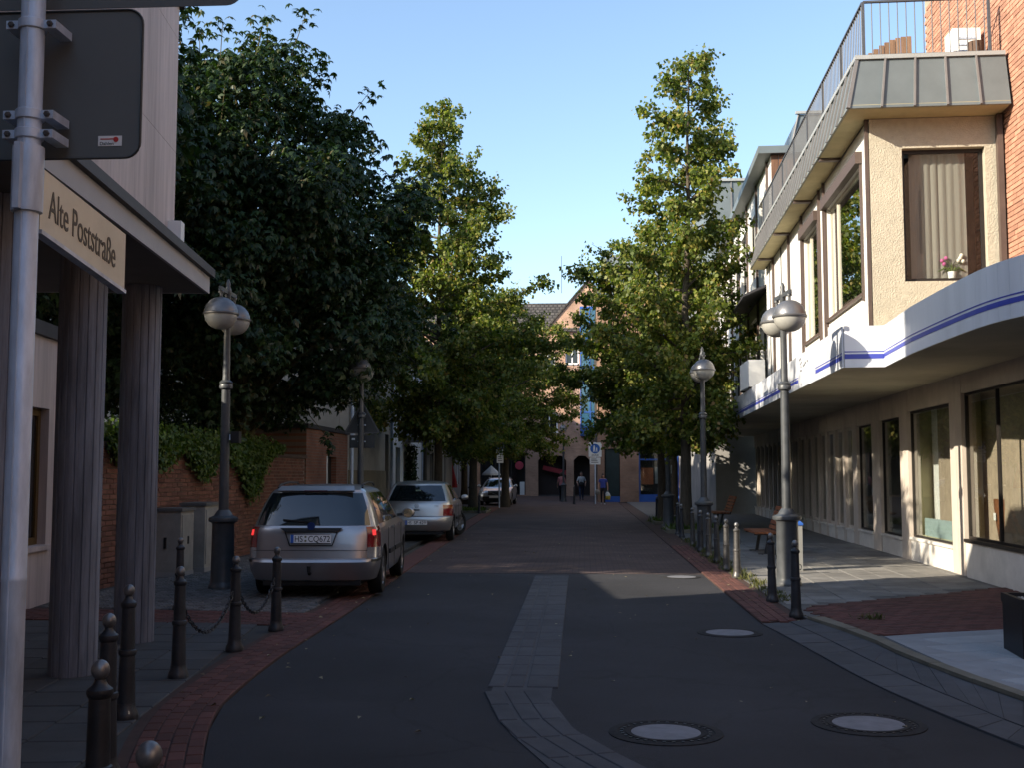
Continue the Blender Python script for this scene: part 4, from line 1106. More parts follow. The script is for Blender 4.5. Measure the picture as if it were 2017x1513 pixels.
for k in range(14):
    x = 1.0 + .9 * k; xt = 1.5 + .9 * k
    MB().bar((x, -.03, 12.5), (xt, .37, 15.0 + (xt - 1.4) / 12.6 * 2.4), .05).build('seam', zinc_seam, fb)
MB().box(.81, 13.9, .8, 17, 0.02, 12.49).build('core', interior_dark, fb)

h4, F4, L4 = gable_house('added_end_house', 'tall plain house added for shade beyond the left row, mostly hidden by the lime trees', -8.5, 61, 85, 9, 8.8, 12.0, plaster_g, roof_tile)  # added as an occluder, shades the lower fronts at the street end
o4 = [(1.0 + 2.9 * k, 2.3 + 2.9 * k, z, z + 1.6) for k in range(8) for z in (1.0, 3.9, 6.6)]
wall(h4, F4, 0, L4, 0, 8.7, o4, .25, plaster_g)
for o in o4: window(h4, F4, *o, paint_w, glass_dark, .1, .06)
tw_ = thing('added_tower_house', 'tall narrow house added out of view on the left to shade the near awning', 'building', (-8.0, 6.4, 0))  # unseen block added to throw the shadow edge on the near fascia
FT = Fr((0, -16, 0), (0, 1, 0), (1, 0, 0))
ot = [(1.5 + 3 * k, 2.7 + 3 * k, z, z + 1.5) for k in range(5) for z in (5.0, 8.2)]
wall(tw_, FT, 0, 16, 0, 12, ot, .25, plaster_b)
for o in ot: window(tw_, FT, *o, paint_w, glass_dark, .1, .06)
MB().box(-2.5, -.4, -16, 0, 0, 11.98).build('core', plaster_b, tw_)
MB().box(-2.7, .2, -16.2, .2, 12.002, 12.15).build('roof_slab', canopy_dark, tw_)
# ------------------------------------------------------------------ unseen houses added behind and beside the camera to cut sky light
jb = thing('added_junction_house', 'brick house front added behind the camera to hold back sky light', 'building', (-22, -30, 0))
FJ = Fr((0, 0, 0), (1, 0, 0), (0, 1, 0))
oj = [(1.5 + 3 * k, 2.8 + 3 * k, z, z + 1.6) for k in range(14) for z in (1.0, 4.2, 7.4)]
wall(jb, FJ, 0, 44, 0, 10.5, oj, .3, far_brick2)
for o in oj: window(jb, FJ, *o, paint_w, glass_dark, .1, .08)
MB().box(0, 44, -9, -.6, 0, 10.4).build('core', plaster_g, jb)
MB().add([(-.3, .4, 10.5), (44.3, .4, 10.5), (44.3, -9.3, 10.5), (-.3, -9.3, 10.5), (-.3, -4.5, 13.5), (44.3, -4.5, 13.5)], [(0, 1, 5, 4), (2, 3, 4, 5), (0, 4, 3), (1, 2, 5), (3, 2, 1, 0)]).build('roof', roof_tile, jb)
rb = thing('added_side_house', 'plain brick house added unseen beside the camera to hold back sky light', 'building', (7.5, -10, 0))  # added out of view to darken the foreground
FRb = Fr((0, 0, 0), (0, 1, 0), (-1, 0, 0))
orb = [(1.2 + 3 * k, 2.6 + 3 * k, z, z + 1.6) for k in range(6) for z in (1.0, 4.2, 7.0)]
wall(rb, FRb, 0, 19.5, 0, 9.8, orb, .3, brick_mat('side_brick', (.27, .155, .105), (.33, .19, .125), (.28, .2, .15), .25, .08, .01, 'yz'))
for o in orb: window(rb, FRb, *o, paint_w, glass_dark, .1, .08)
MB().box(.6, 10, 0, 19.5, 0, 9.7).build('core', plaster_g, rb)
MB().box(-.3, 10.3, -.3, 19.6, 9.81, 10.0).build('roof_slab', zinc, rb)
# ------------------------------------------------------------------ bollards and chains
def bollard(x, y, z, mat, bmat, label, group, sc_=1.0, rot=0.0, lean=(0, 0)):
    t = thing('bollard', label, 'bollard', (x, y, z), rot, group)
    t.rotation_euler = (R(lean[0]), R(lean[1]), rot)
    t.scale = (.9, .9, sc_)
    key = 'bol_' + mat.name
    if key not in BOL:
        base = MB().lathe([(.088, 0), (.09, .02), (.084, .045), (.07, .07), (.066, .1)], 18).mesh('base', mat, 35)
        shaft = MB().lathe([(.064, .09), (.054, .40), (.062, .405), (.065, .42), (.062, .435), (.052, .44), (.047, .70), (.052, .705), (.058, .72), (.056, .735), (.036, .75), (.026, .765), (.024, .775)], 18, caps=False).mesh('shaft', mat, 35)
        ball = MB().sphere((0, 0, .81), .0405, 16, 10).mesh('ball', bmat, 60)
        ring = MB().tube([(.058 + .02 * math.cos(a), 0, .55 + .03 * math.sin(a)) for a in [2 * math.pi * k / 10 for k in range(11)]], .005, 6).mesh('chain_eye', mat, 60)
        BOL[key] = (base, shaft, ball, ring)
    b, s, ba, ri = BOL[key]
    link('base', b, t); link('shaft', s, t); link('ball', ba, t)
    e = link('chain_eye', ri, t); e.rotation_euler = (0, 0, R(100))
    return t
BOL = {}
GL = 'iron bollards along the left pavement'; GR = 'iron bollards along the right pavement'
bollard(-1.2, 3.15, .02, iron, ball_metal, 'nearest bollard, only its worn silver ball showing at the bottom edge', GL)
bollard(-1.92, 4.5, .02, iron, ball_metal, 'black bollard with big ball top beside the sign post, cut by the bottom edge', GL)
bollard(-2.52, 6.0, .02, iron, iron, 'black bollard half hidden behind the one by the sign post', GL)
bollard(-2.98, 7.4, .02, iron, iron, 'black bollard in front of the second fluted column', GL, 1.02)
bollard(-3.17, 8.89, .02, iron, iron, 'black bollard right of the fluted columns, where the chain starts', GL, 1.02)
bollard(-3.16, 10.3, .02, iron, iron, 'black bollard between the two hanging chains', GL)
bollard(-3.14, 11.62, .02, iron, iron, 'black bollard in front of the silver estate car bumper', GL)
bollard(-4.75, 13.3, .02, iron, iron, 'black bollard farther back behind the chain, near the left lamp', GL)
rows = [(2.34, 13.0, iron, iron, 'black bollard at the corner of the red brick patch'),
        (2.34, 14.6, iron, iron, 'black bollard just left of the grey lamp pedestal'),
        (2.34, 17.9, iron_worn, ball_metal, 'sunlit pale bollard nearest beyond the lamp pedestal'),
        (2.35, 19.3, iron_worn, ball_metal, 'worn bollard second beyond the lamp pedestal'),
        (2.38, 20.9, iron, ball_metal, 'dark bollard third beyond the lamp pedestal'),
        (2.39, 22.4, iron_worn, ball_metal, 'worn bollard fourth beyond the lamp pedestal'),
        (2.40, 24.0, iron, ball_metal, 'dark bollard just before the second right-hand lamp'),
        (2.42, 25.9, iron_worn, ball_metal, 'worn bollard just past the second right-hand lamp'),
        (2.46, 29.3, iron, iron, 'dark bollard before the right tree, nearer of the close pair'),
        (2.48, 30.8, iron, iron, 'dark bollard before the right tree, farther of the close pair'),
        (2.5, 35.5, iron, iron, 'dark bollard between the two right-hand tree trunks'),
        (2.5, 39.8, iron, iron, 'farthest dark bollard of the right row')]
for i, (x, y, m, b, lab) in enumerate(rows): bollard(x, y, .03, m, b, lab, GR, 1.0, R(-90), ((0.0, 0.0), (0.8, -0.5), (0.3, .6))[i % 3])
bollard(-4.35, 47.5, .02, iron, iron, 'lone dark bollard in front of the oncoming silver car', GL, 1.0)
bollard(-.55, 63.5, .0, iron, iron, 'slim dark bollard in mid street beside the man with the white shirt', GR, 1.25)

def chain(p, q, label, sag=.26):
    t = thing('chain', label, 'chain', ((p[0] + q[0]) / 2, (p[1] + q[1]) / 2, 0), 0, 'chains hung between left bollards')
    P, Q = Vector(p), Vector(q); o = Vector(t.location)
    n = 30
    pts = [P.lerp(Q, k / n) - Vector((0, 0, 4 * sag * (k / n) * (1 - k / n))) for k in range(n + 1)]
    for k in range(n):
        a, b = pts[k], pts[k + 1]; d = (b - a); L = d.length
        e = link('link', LINK, t, (a + b) / 2 - o)
        qv = d.to_track_quat('X', 'Z')
        e.rotation_mode = 'QUATERNION'
        from mathutils import Quaternion
        e.rotation_quaternion = qv @ Quaternion((1, 0, 0), math.pi / 2 * (k % 2))
    return t
ll = []
for k in range(13):
    a = 2 * math.pi * k / 12
    ll.append((.034 * math.cos(a), .017 * math.sin(a), 0))
LINK = MB().tube(ll, .0055, 5, caps=False).mesh('link', iron, 60)
chain((-3.17, 8.97, .55), (-3.16, 10.22, .55), 'iron chain hanging between the first two bollards right of the columns')
chain((-3.16, 10.38, .55), (-3.14, 11.54, .55), 'iron chain hanging in front of the estate car rear bumper')

# ------------------------------------------------------------------ street lamps
lamp_paint = M('lamp_post_paint', (0.055, 0.06, 0.065), 0.45, var=0.25, scale=8, spec=0.5, coat=.15)
cap_m = M('lamp_cap', (0.17, 0.17, 0.175), 0.38, metal=0.55, var=0.15, scale=6)
bar_h = 4.17
LP = dict(
    ped=MB().lathe([(.19, 0), (.195, .04), (.18, .07), (.165, .1), (.16, .12), (.152, .9), (.16, .92), (.2, .94), (.205, .97), (.2, .99), (.13, 1.02), (.1, 1.07), (.075, 1.1)], 24, caps=False).mesh('pedestal', lamp_paint, 35),
    pole=MB().lathe([(.07, 1.08), (.06, 2.8), (.062, 2.82), (.05, 2.98), (.045, 4.15), (.05, 4.16), (.05, 4.2), (.03, 4.26), (.035, 4.3), (.012, 4.36)], 16, caps=False).mesh('pole', lamp_paint, 35),
    collar=MB().lathe([(.063, 2.78), (.09, 2.8), (.095, 2.83), (.085, 2.86), (.095, 2.89), (.06, 2.92)], 16, caps=False).mesh('collar', lamp_paint, 35),
    bar=MB().bar((0, -.4, bar_h), (0, .4, bar_h), .04, .06).mesh('crossbar', lamp_paint),
    hang=MB().lathe([(.022, 0), (.022, .08), (.04, .085), (.04, .11), (.02, .13), (.02, .17)], 10).mesh('hanger', lamp_paint, 35),
    cap=MB().lathe([(.238, -.03), (.245, -.02), (.245, .0), (.232, .012), (.225, .05), (.20, .115), (.155, .17), (.1, .205), (.05, .22), (.022, .225)], 28, caps=False).mesh('cap', cap_m, 35),
    globe=MB().lathe([(.225, -.02), (.224, -.05), (.21, -.1), (.18, -.15), (.13, -.195), (.07, -.22), (.005, -.228)], 28, caps=False).mesh('globe', frost, 60))
def lamp(x, y, z, label, rot=0.0, single=False, hs=1.0):
    t = thing('street_lamp', label, 'street lamp', (x, y, z), rot, 'street lamps with globe shades')
    if hs != 1: t.scale = (1, 1, hs)
    link('pedestal', LP['ped'], t); link('pole', LP['pole'], t); link('collar', LP['collar'], t)
    if single:
        gs = (0,)
    else:
        link('crossbar', LP['bar'], t); gs = (-.33, .33)
    for yy in gs:
        c = link('cap', LP['cap'], t, (0, yy, 3.83 if not single else 4.3))
        link('globe', LP['globe'], c); 
        if not single: link('hanger', LP['hang'], c, (0, 0, .2))
    return t
lamp(-5.02, 15.74, .02, 'double globe lamp in front of the ivy wall, left of the estate car', R(2))
lamp(-4.72, 24.0, .02, 'dark double lamp under the chestnut carrying the triangular sign', R(5))
lamp(-5.3, 38.0, .02, 'double lamp half hidden by leaves before the white house balcony', R(0))
lamp(2.88, 16.58, .03, 'sunlit double globe lamp on a thick pedestal before the shops', R(6))
lamp(2.56, 24.8, .03, 'dark double globe lamp in front of the right tree', R(0))
lamp(2.47, 34.0, .03, 'far right lamp behind the row of bollards, its head in the leaves', R(0))
lamp(-1.25, 70, .0, 'single globe lamp at the far end of the street', 0, True, 1.04)
lamp(-5.6, 57, .02, 'thin double lamp far left among the tree trunks', 0)
# signs clamped to the second left lamp, seen from behind
def tri_sign():
    t = thing('warning_sign', 'triangular traffic sign seen from behind on the left lamp post', 'traffic sign', (-4.72, 24.11, 2.5))
    a = .36
    pl = MB().slab([(-a + .03, 0), (a - .03, 0), (a, .03), (a - .01, .05), (.03, .61), (-.03, .61), (-a + .01, .05), (-a, .03)], (0, 0, 0), (1, 0, 0), ZUP, (0, -1, 0), -.015, 0).build('plate', M('sign_back_shaded', (.045, .047, .047), .6), t)  # darker copy of the sign back, tree shade put into the colour
    e = MB(); e.bar((-a, -.006, .02), (-.02, -.006, .62), .012, .03); e.bar((a, -.006, .02), (.02, -.006, .62), .012, .03); e.bar((-a, -.006, 0), (a, -.006, 0), .012, .025)
    e.build('rim', M('rim_shaded', (.1, .1, .1), .5, metal=.3), t)  # rim darkened in colour to stand in for the same shade
    c = MB(); c.box(-.08, .08, -.06, -.001, .15, .18); c.box(-.08, .08, -.06, -.001, .38, .41); c.build('clamp', galv, t)
    t = thing('supplementary_sign', 'small rectangular sign seen from behind below the triangle', 'traffic sign', (-4.72, 24.11, 2.18))
    MB().box(-.27, .27, 0, .012, 0, .27).build('plate', M('sign_back_shaded', (.045, .047, .047), .6), t)  # same shade painted into the lower plate
    MB().box(-.08, .08, -.06, -.001, .12, .15).build('clamp', galv, t)
    MB().box(-.22, -.15, -.003, -.0005, .17, .21).build('sticker', paint_w, t)
tri_sign()

# ------------------------------------------------------------------ sign post at the left edge
sp = thing('sign_post', 'galvanised post with sign backs and a cream street name plate at the left edge', 'sign post', (-1.55, 3.05, 0))
MB().lathe([(.0325, .0), (.0325, 1.31), (.0332, 1.312), (.0332, 1.325), (.0325, 1.327), (.0325, 4.2)], 24).build('pole', galv, sp, smooth=20)
MB().box(-.001, .003, -.0355, -.031, .02, 4.15).build('weld_seam', galv, sp)
MB().lathe([(.042, 2.335), (.043, 2.345), (.043, 2.51), (.042, 2.52)], 20).build('sleeve', galv, sp, smooth=20)
MB().box(-.012, .006, -.06, -.035, 2.335, 2.52).build('sleeve_flange', galv, sp)
for z in (2.555, 2.61, 2.87):
    c = MB().lathe([(.037, z - .014), (.039, z - .012), (.039, z + .012), (.037, z + .014)], 20)
    o_ = c.build('clamp', galv, sp, smooth=20)
    for sx in (-1, 1):
        MB().box(*sorted((sx * .037, sx * .072)), -.012, .09, z - .012, z + .012).build('bracket', galv, o_)
        bo = MB().lathe([(.009, 0), (.009, .006), (.006, .01)], 6).build('bolt', iron_worn, o_, loc=(sx * .056, -.0125, z)); bo.rotation_euler = (R(90), 0, 0)
def rrect(x0, x1, z0, z1, r, n=6):
    pts = []
    for cx, cz, a0 in ((x1 - r, z0 + r, -90), (x1 - r, z1 - r, 0), (x0 + r, z1 - r, 90), (x0 + r, z0 + r, 180)):
        for k in range(n + 1):
            a = R(a0 + 90 * k / n); pts.append((cx + r * math.cos(a), cz + r * math.sin(a)))
    return pts
pan = MB().slab(rrect(-.42, .277, 2.515, 2.955, .045), (0, 0, 0), (1, 0, 0), ZUP, (0, -1, 0), -.11, -.107 + .0).build('sign_panel', sign_back, sp)
ed = MB(); pr = rrect(-.42, .277, 2.515, 2.955, .045)
ed.tube([(p[0], .105, p[1]) for p in pr + pr[:1]], .0035, 6, caps=False); ed.build('rim', M('dark_rim', (.05, .052, .05), .5), pan, smooth=60)
pan2 = MB().slab(rrect(-.55, .57, 2.962, 3.6, .05), (0, 0, 0), (1, 0, 0), ZUP, (0, -1, 0), -.11, -.107).build('sign_panel', sign_back, sp)
st = MB().box(.152, .222, .1055, .1068, 2.551, 2.581).build('sticker', paint_w, pan)
MB().box(.159, .199, .1045, .1053, 2.570, 2.573).build('sticker_line', red_m, pan)
so = MB().lathe([(.0075, -.001), (.0075, .001)], 14); so_ = so.build('sticker_disc', red_m, pan, loc=(.205, .1045, 2.570)); so_.rotation_euler = (R(90), 0, 0)
text_mesh('sticker_lettering', 'Dahlen', paint_k, pan, (.158, .1050, 2.554), (1, 0, 0), (0, 0, 1), .009, .04, .0004)
# street name plate, slightly sagging
y0, y1 = .046, .65
zt0, zt1, zb0, zb1 = 2.475, 2.41, 2.298, 2.222
np_ = MB().add([(.0, y0, zb0), (.0, y1, zb1), (.0, y1, zt1), (.0, y0, zt0), (.016, y0, zb0), (.016, y1, zb1), (.016, y1, zt1), (.016, y0, zt0)],
               [(0, 1, 2, 3), (7, 6, 5, 4), (0, 4, 5, 1), (1, 5, 6, 2), (2, 6, 7, 3), (3, 7, 4, 0)]).build('name_plate', cream_sign, sp)
fr_ = MB(); fr_.bar((.008, y0, zb0 - .008), (.008, y1, zb1 - .008), .03, .012); fr_.build('frame_edge', galv, np_)
u = Vector((0, y1 - y0, zb1 - zb0)).normalized()
text_mesh('lettering', 'Alte Poststraße', sign_text, np_, (.0172, y0 + .05, zb0 + .042), u, (0, 0, 1), .085, .475, .0008)

# ------------------------------------------------------------------ benches, bin, planter, cabinets
def bench(x, y, label):
    t = thing('bench', label, 'bench', (x, y, .04), 0, 'slatted wooden benches on the right pavement')
    for k in range(5): MB().box(-.28 + .1 * k, -.195 + .1 * k, -.8, .8, .41, .45).build('seat_slat', bench_wood, t)
    for k in range(5):
        c = Vector((.26 + .035 * k, 0, .5 + .095 * k)); d = Vector((.34, 0, 1)).normalized() * .04; n = Vector((1, 0, -.34)).normalized() * .016
        MB().add([c - d - n + Vector((0, s * .8, 0)) for s in (-1,)] + [c - d + n + Vector((0, -.8, 0)), c + d + n + Vector((0, -.8, 0)), c + d - n + Vector((0, -.8, 0)),
                 c - d - n + Vector((0, .8, 0)), c - d + n + Vector((0, .8, 0)), c + d + n + Vector((0, .8, 0)), c + d - n + Vector((0, .8, 0))],
                 [(3, 2, 1, 0), (4, 5, 6, 7), (0, 1, 5, 4), (1, 2, 6, 5), (2, 3, 7, 6), (3, 0, 4, 7)]).build('back_slat', bench_wood, t)
    for s in (-.6, .6):
        f = MB(); f.bar((-.05, s, 0), (.02, s, .4), .06, .05); f.bar((-.27, s, .395), (.26, s, .395), .05, .03); f.bar((.24, s, .39), (.42, s, .93), .05, .03); f.bar((-.2, s, .01), (.2, s, .01), .06, .02)
        f.build('leg', iron, t)
    return t
bench(3.62, 23.6, 'red-brown slatted bench left of the sunlit lamp pedestal')
bench(4.15, 35.6, 'darker slatted bench farther off beside the right tree trunk')
t = thing('litter_bin', 'pale litter bin with blue lid behind the lamp pedestal', 'bin', (3.44, 19.2, .04))
MB().box(-.12, .12, -.12, .12, .0, .74).build('bin_body', M('bin_grey', (.22, .22, .21), .6, var=.1), t)
MB().lathe([(.19, .742), (.19, .77), (.12, .82), (.01, .84)], 4, ph=R(45)).build('lid', blue_paint, t)
t = thing('planter', 'square black planter with pebbles at the lower right edge', 'planter', (4.05, 10.35, .045), R(-6))
pm_ = M('planter_black', (.008, .008, .01), .45, var=.2)
MB().box(-.32, .32, -.32, .32, 0, .42).build('box', pm_, t)
rim = MB(); rim.box(-.33, .33, -.33, -.29, .421, .5); rim.box(-.33, .33, .29, .33, .421, .5); rim.box(-.33, -.29, -.289, .289, .421, .5); rim.box(.29, .33, -.289, .289, .421, .5)
rim.build('rim', pm_, t)
pb = MB()
for k in range(420):
    x, y = rng.uniform(-.285, .285), rng.uniform(-.285, .285)
    pb.sphere((x, y, .435 + rng.uniform(0, .025)), rng.uniform(.012, .022), 6, 4)
tag(pb.build('pebbles', M('pebble', (.3, .28, .24), .8, var=.2, rand=.35), t, smooth=60), kind='stuff')
def cabinet(x, y, w, d, h, label):
    t = thing('utility_cabinet', label, 'utility cabinet', (x, y, .02), 0, 'grey utility cabinets by the garden wall')
    cm = M('cabinet_grey', (.3, .29, .26), .7, var=.2, scale=3, dirt=.25)
    MB().box(-w / 2, w / 2, -d / 2, d / 2, .0, .08).build('base', plaster_g, t)
    MB().box(-w / 2 + .01, w / 2 - .01, -d / 2 + .01, d / 2 - .01, .081, h).build('housing', cm, t)
    MB().box(-w / 2 - .015, w / 2 + .015, -d / 2 - .015, d / 2 + .015, h + .001, h + .05).build('lid', M('cabinet_lid', (.12, .12, .115), .7), t)
    MB().box(w / 2 - .009, w / 2 + .004, -d / 2 + .05, d / 2 - .05, .14, h - .06).build('door', cm, t)
    MB().box(w / 2 + .005, w / 2 + .02, -.02, .02, h * .5, h * .5 + .12).build('handle', paint_k, t)
    MB().box(-.06, -.02, -d / 2 - .012, -d / 2 + .009, .45, .62).build('handle', paint_k, t)
cabinet(-6.42, 17.7, .42, .6, 1.02, 'grey utility cabinet nearer to the fluted column')
cabinet(-6.36, 18.75, .42, .8, 1.08, 'grey utility cabinet nearer to the left lamp')
# the box clamped to the left lamp
t = thing('control_box', 'small black box clamped to the left lamp post', 'box', (-4.92, 15.72, 2.05))
MB().box(0, .12, -.06, .06, 0, .16).build('housing', paint_k, t); MB().box(-.02, -.001, -.05, .05, .04, .12).build('clamp', galv, t)

# ------------------------------------------------------------------ far signs, parasols
def zone_sign(x, y, rot, label, full=True):
    t = thing('pedestrian_zone_sign', label, 'traffic sign', (x, y, 0), rot, 'pedestrian zone signs')
    MB().lathe([(.038, 0), (.038, 3.45)], 10).build('post', galv, t, smooth=40)
    p = MB().slab(rrect(-.36, .36, 2.62, 3.42, .04), (0, 0, 0), (1, 0, 0), ZUP, (0, -1, 0), .045, .06).build('plate', paint_w, t)
    d = MB().slab([(.27 * math.cos(2 * math.pi * k / 28), 3.08 + .27 * math.sin(2 * math.pi * k / 28)) for k in range(28)], (0, 0, 0), (1, 0, 0), ZUP, (0, -1, 0), .061, .064).build('disc', M('sign_blue', (.03, .12, .42), .4), p)
    f = MB()
    for cx, s in ((-.05, 1.0), (.09, .7)):
        n = lambda pts: f.slab([(cx + a * s, 2.9 + b * s) for a, b in pts], (0, 0, 0), (1, 0, 0), ZUP, (0, -1, 0), .065, .068)
        n([(-.025, .31), (.025, .31), (.03, .36), (-.03, .36)])
        n([(-.05, .15), (.05, .15), (.045, .3), (-.045, .3)])
        n([(-.06, 0), (-.02, 0), (0, .149), (-.045, .149)]); n([(.025, 0), (.065, 0), (.045, .149), (.002, .149)])
    f.build('walkers_symbol', paint_w, p)
    text_mesh('lettering', 'ZONE', paint_k, p, (0, -.062, 2.67), (1, 0, 0), (0, 0, 1), .1, .4, .002, 'CENTER')
    q = MB().slab(rrect(-.3, .3, 2.2, 2.59, .03), (0, 0, 0), (1, 0, 0), ZUP, (0, -1, 0), .045, .06).build('lower_plate', paint_w, t)
    l = MB()
    for k in range(3): l.box(-.22, .18 - .05 * k, -.064, -.061, 2.3 + .09 * k, 2.33 + .09 * k)
    l.build('small_print', paint_k, q)
zone_sign(.62, 64, 0, 'blue and white pedestrian zone sign facing the camera beside the woman')
zone_sign(-4.15, 56, R(62), 'pedestrian zone sign turned sideways next to a dark trunk')
def parasol(x, y, h, r, z0, mat, label):
    t = thing('parasol', label, 'parasol', (x, y, 0))
    MB().lathe([(.02, .1), (.02, h)], 8).build('pole', paint_w, t)
    MB().lathe([(.2, 0), (.22, .06), (.05, .1)], 14).build('foot', plaster_g, t)
    pts = []
    c = MB().lathe([(r, z0), (r * .93, z0 + (h - z0) * .2), (r * .45, z0 + (h - z0) * .62), (.02, h)], 8, caps=False)
    c.build('canopy', mat, t)
parasol(-6.95, 60, 2.25, .3, .95, M('red_cloth', (.25, .015, .02), .9), 'closed dark red parasol in front of the far left houses')
parasol(-5.35, 66, 2.15, .55, 1.6, M('pale_cloth', (.55, .55, .55), .9), 'small pale pointed parasol above the oncoming car roof')
# ------------------------------------------------------------------ trees and plants
def np_mesh(name, V, F4, mat, smooth=False):
    me = bpy.data.meshes.new(name)
    n = len(F4)
    me.vertices.add(len(V)); me.vertices.foreach_set('co', V.astype(np.float32).ravel())
    me.loops.add(4 * n); me.loops.foreach_set('vertex_index', F4.astype(np.int32).ravel())
    me.polygons.add(n); me.polygons.foreach_set('loop_start', np.arange(0, 4 * n, 4, dtype=np.int32))
    me.update(calc_edges=True); me.validate()
    me.materials.append(mat)
    return me

def leaf_quads(P, D, Nn, L, W, fold, rg):
    """one bent rhombic leaf per point: base P, axis D, normal Nn"""
    S = np.cross(D, Nn); S /= np.linalg.norm(S, axis=1, keepdims=True) + 1e-9
    N2 = np.cross(S, D)
    L = L[:, None]; W = W[:, None]
    v0 = P; v1 = P + D * L * .42 + S * W * .5 + N2 * fold[:, None] * W
    v2 = P + D * L - N2 * L * .12; v3 = P + D * L * .42 - S * W * .5 + N2 * fold[:, None] * W
    V = np.stack([v0, v1, v2, v3], 1).reshape(-1, 3)
    n = len(P); F = np.arange(4 * n).reshape(n, 4)
    return V, F

def unit(v): return v / (np.linalg.norm(v, axis=-1, keepdims=True) + 1e-9)

def lime_tree(x, y, prof, label, seed, n_limb=120, leaf=.125, lw=.11, trunk_r=.13, lean=(0, 0), mat=None, per=27, skew=None):
    rg = np.random.default_rng(seed); pr = random.Random(seed)
    t = thing('lime_tree', label, 'tree', (x, y, 0), 0, 'lime trees along the street')
    zs = [p[0] for p in prof]; rs = [p[1] for p in prof]
    H = zs[-1]
    tm = MB()
    pth = [(lean[0] * (k / 12) ** 1.5 + pr.uniform(-.04, .04) * (k > 2), lean[1] * (k / 12) ** 1.5 + pr.uniform(-.04, .04) * (k > 2), H * .97 * k / 12) for k in range(13)]
    tm.tube(pth, [trunk_r * 1.25 if k == 0 else max(trunk_r * (1 - .93 * (k / 12)), .012) for k in range(13)], 10)
    def tp(z):
        f = min(max(z / (H * .97) * 12, 0), 11.999); i = int(f); f -= i
        return Vector(pth[i]).lerp(Vector(pth[i + 1]), f)
    LP_, LD = [], []
    z0 = zs[0]
    for k in range(n_limb):
        q = (k + pr.random()) / n_limb
        z = z0 + (H - z0) * (q ** 1.15)
        az = pr.uniform(0, 6.283) if k % 2 else k * 2.399
        rr = float(np.interp(z, zs, rs)) * pr.uniform(.5, 1.2)
        if pr.random() < .1: rr *= 1.32
        if skew: rr *= 1 + skew * math.cos(az)
        rise = pr.uniform(.05, .95) if z > z0 + 1.5 else pr.uniform(-.35, .2)
        b0 = tp(max(z - rise * rr * .6, z0 * .75))
        d = Vector((math.cos(az), math.sin(az), rise))
        pts = [b0 + d * (rr * s) + Vector((pr.uniform(-.06, .06), pr.uniform(-.06, .06), -.16 * rr * s * s + pr.uniform(-.05, .05))) for s in (0, .25, .5, .75, 1.0)]
        r0 = max(.012, trunk_r * .28 * min(1, rr / 2))
        tm.tube(pts, [r0, r0 * .75, r0 * .55, r0 * .35, .006], 5, caps=False)
        ntw = max(3, int(rr * 9))
        for j in range(ntw):
            s = pr.uniform(.1, 1.0) ** .8; f = min(s * 4, 3.999); i = int(f)
            p = pts[i].lerp(pts[i + 1], f - i)
            td = Vector((d.x + pr.uniform(-1, 1), d.y + pr.uniform(-1, 1), pr.uniform(-.9, .8))).normalized()
            tl = pr.uniform(.2, .62)
            nl = int(per * pr.uniform(.6, 1.3))
            u = rg.random(nl)[:, None]
            LP_.append(np.array(p)[None] + np.array(td)[None] * u * tl + rg.normal(0, .085, (nl, 3)))
            LD.append(np.tile(np.array(td), (nl, 1)))
    P = np.concatenate(LP_); T = np.concatenate(LD); n = len(P)
    D = unit(T * .5 + rg.normal(0, .6, (n, 3)) + np.array([0, 0, -.75]))
    Nn = unit(rg.normal(0, .7, (n, 3)) + np.array([0, 0, .8]))
    sz = leaf * rg.uniform(.65, 1.25, n)
    V, F = leaf_quads(P, D, Nn, sz, sz * (lw / leaf), rg.uniform(-.1, .25, n), rg)
    tm.build('trunk', bark, t, smooth=50)
    link('crown', np_mesh('crown', V, F, mat or leaf_lime), t)
    return t

P_R = [(2.7, .9), (3.4, 1.9), (5, 2.15), (6.5, 2.05), (8, 1.65), (9.3, 1.4), (10.8, 1.35), (12.2, .95), (13.2, .55), (14.0, .1)]
P_L = [(2.9, 1.2), (3.6, 2.5), (5, 3.2), (6.5, 3.1), (8, 2.75), (9.6, 2.1), (11.2, 1.4), (12.4, .75), (13.2, .45), (13.75, .1)]
P_S = [(2.6, 1.2), (3.4, 2.6), (5, 3.0), (6.5, 2.5), (8, 1.7), (9.5, .9), (10.4, .1)]
lime_tree(2.85, 32.5, P_R, 'tall sunlit lime tree on the right beside the awning', 11, 128, trunk_r=.17, lean=(.25, 0), skew=-.1)
lime_tree(2.55, 38.0, [(2.6, 1.0), (3.4, 2.1), (5, 2.7), (6.6, 2.6), (8.0, 2.2), (9.2, 1.3), (10.3, .1)], 'lower lime tree behind the tall right-hand one, leaning over the street', 12, 105, trunk_r=.15, skew=-.22)
lime_tree(-4.6, 36.0, P_L, 'tall pointed lime tree standing behind the hatchback', 13, 150, trunk_r=.15, lean=(.05, 0))
lime_tree(-4.75, 49.0, P_S, 'lime tree with a sunlit trunk before the oncoming car', 14, 85, .13, .11, trunk_r=.2)
lime_tree(-3.95, 57.5, [(2.7, 1.0), (3.6, 2.6), (5, 3.5), (6.5, 3.5), (8, 2.9), (9.6, 1.9), (11.2, .1)], 'lime tree with dark trunk just behind the oncoming car', 15, 105, .13, .11, trunk_r=.22, skew=.15)
lime_tree(-6.6, 63.0, P_S, 'farthest left lime tree in front of the closing building', 16, 60, .15, .13, trunk_r=.2)
lime_tree(3.6, 46, [(2.8, 1.0), (3.6, 2.0), (5, 2.4), (6.5, 2.0), (7.6, 1.2), (8.4, .1)], 'small lime tree farthest along the right pavement', 17, 60, .13, .11, trunk_r=.15)

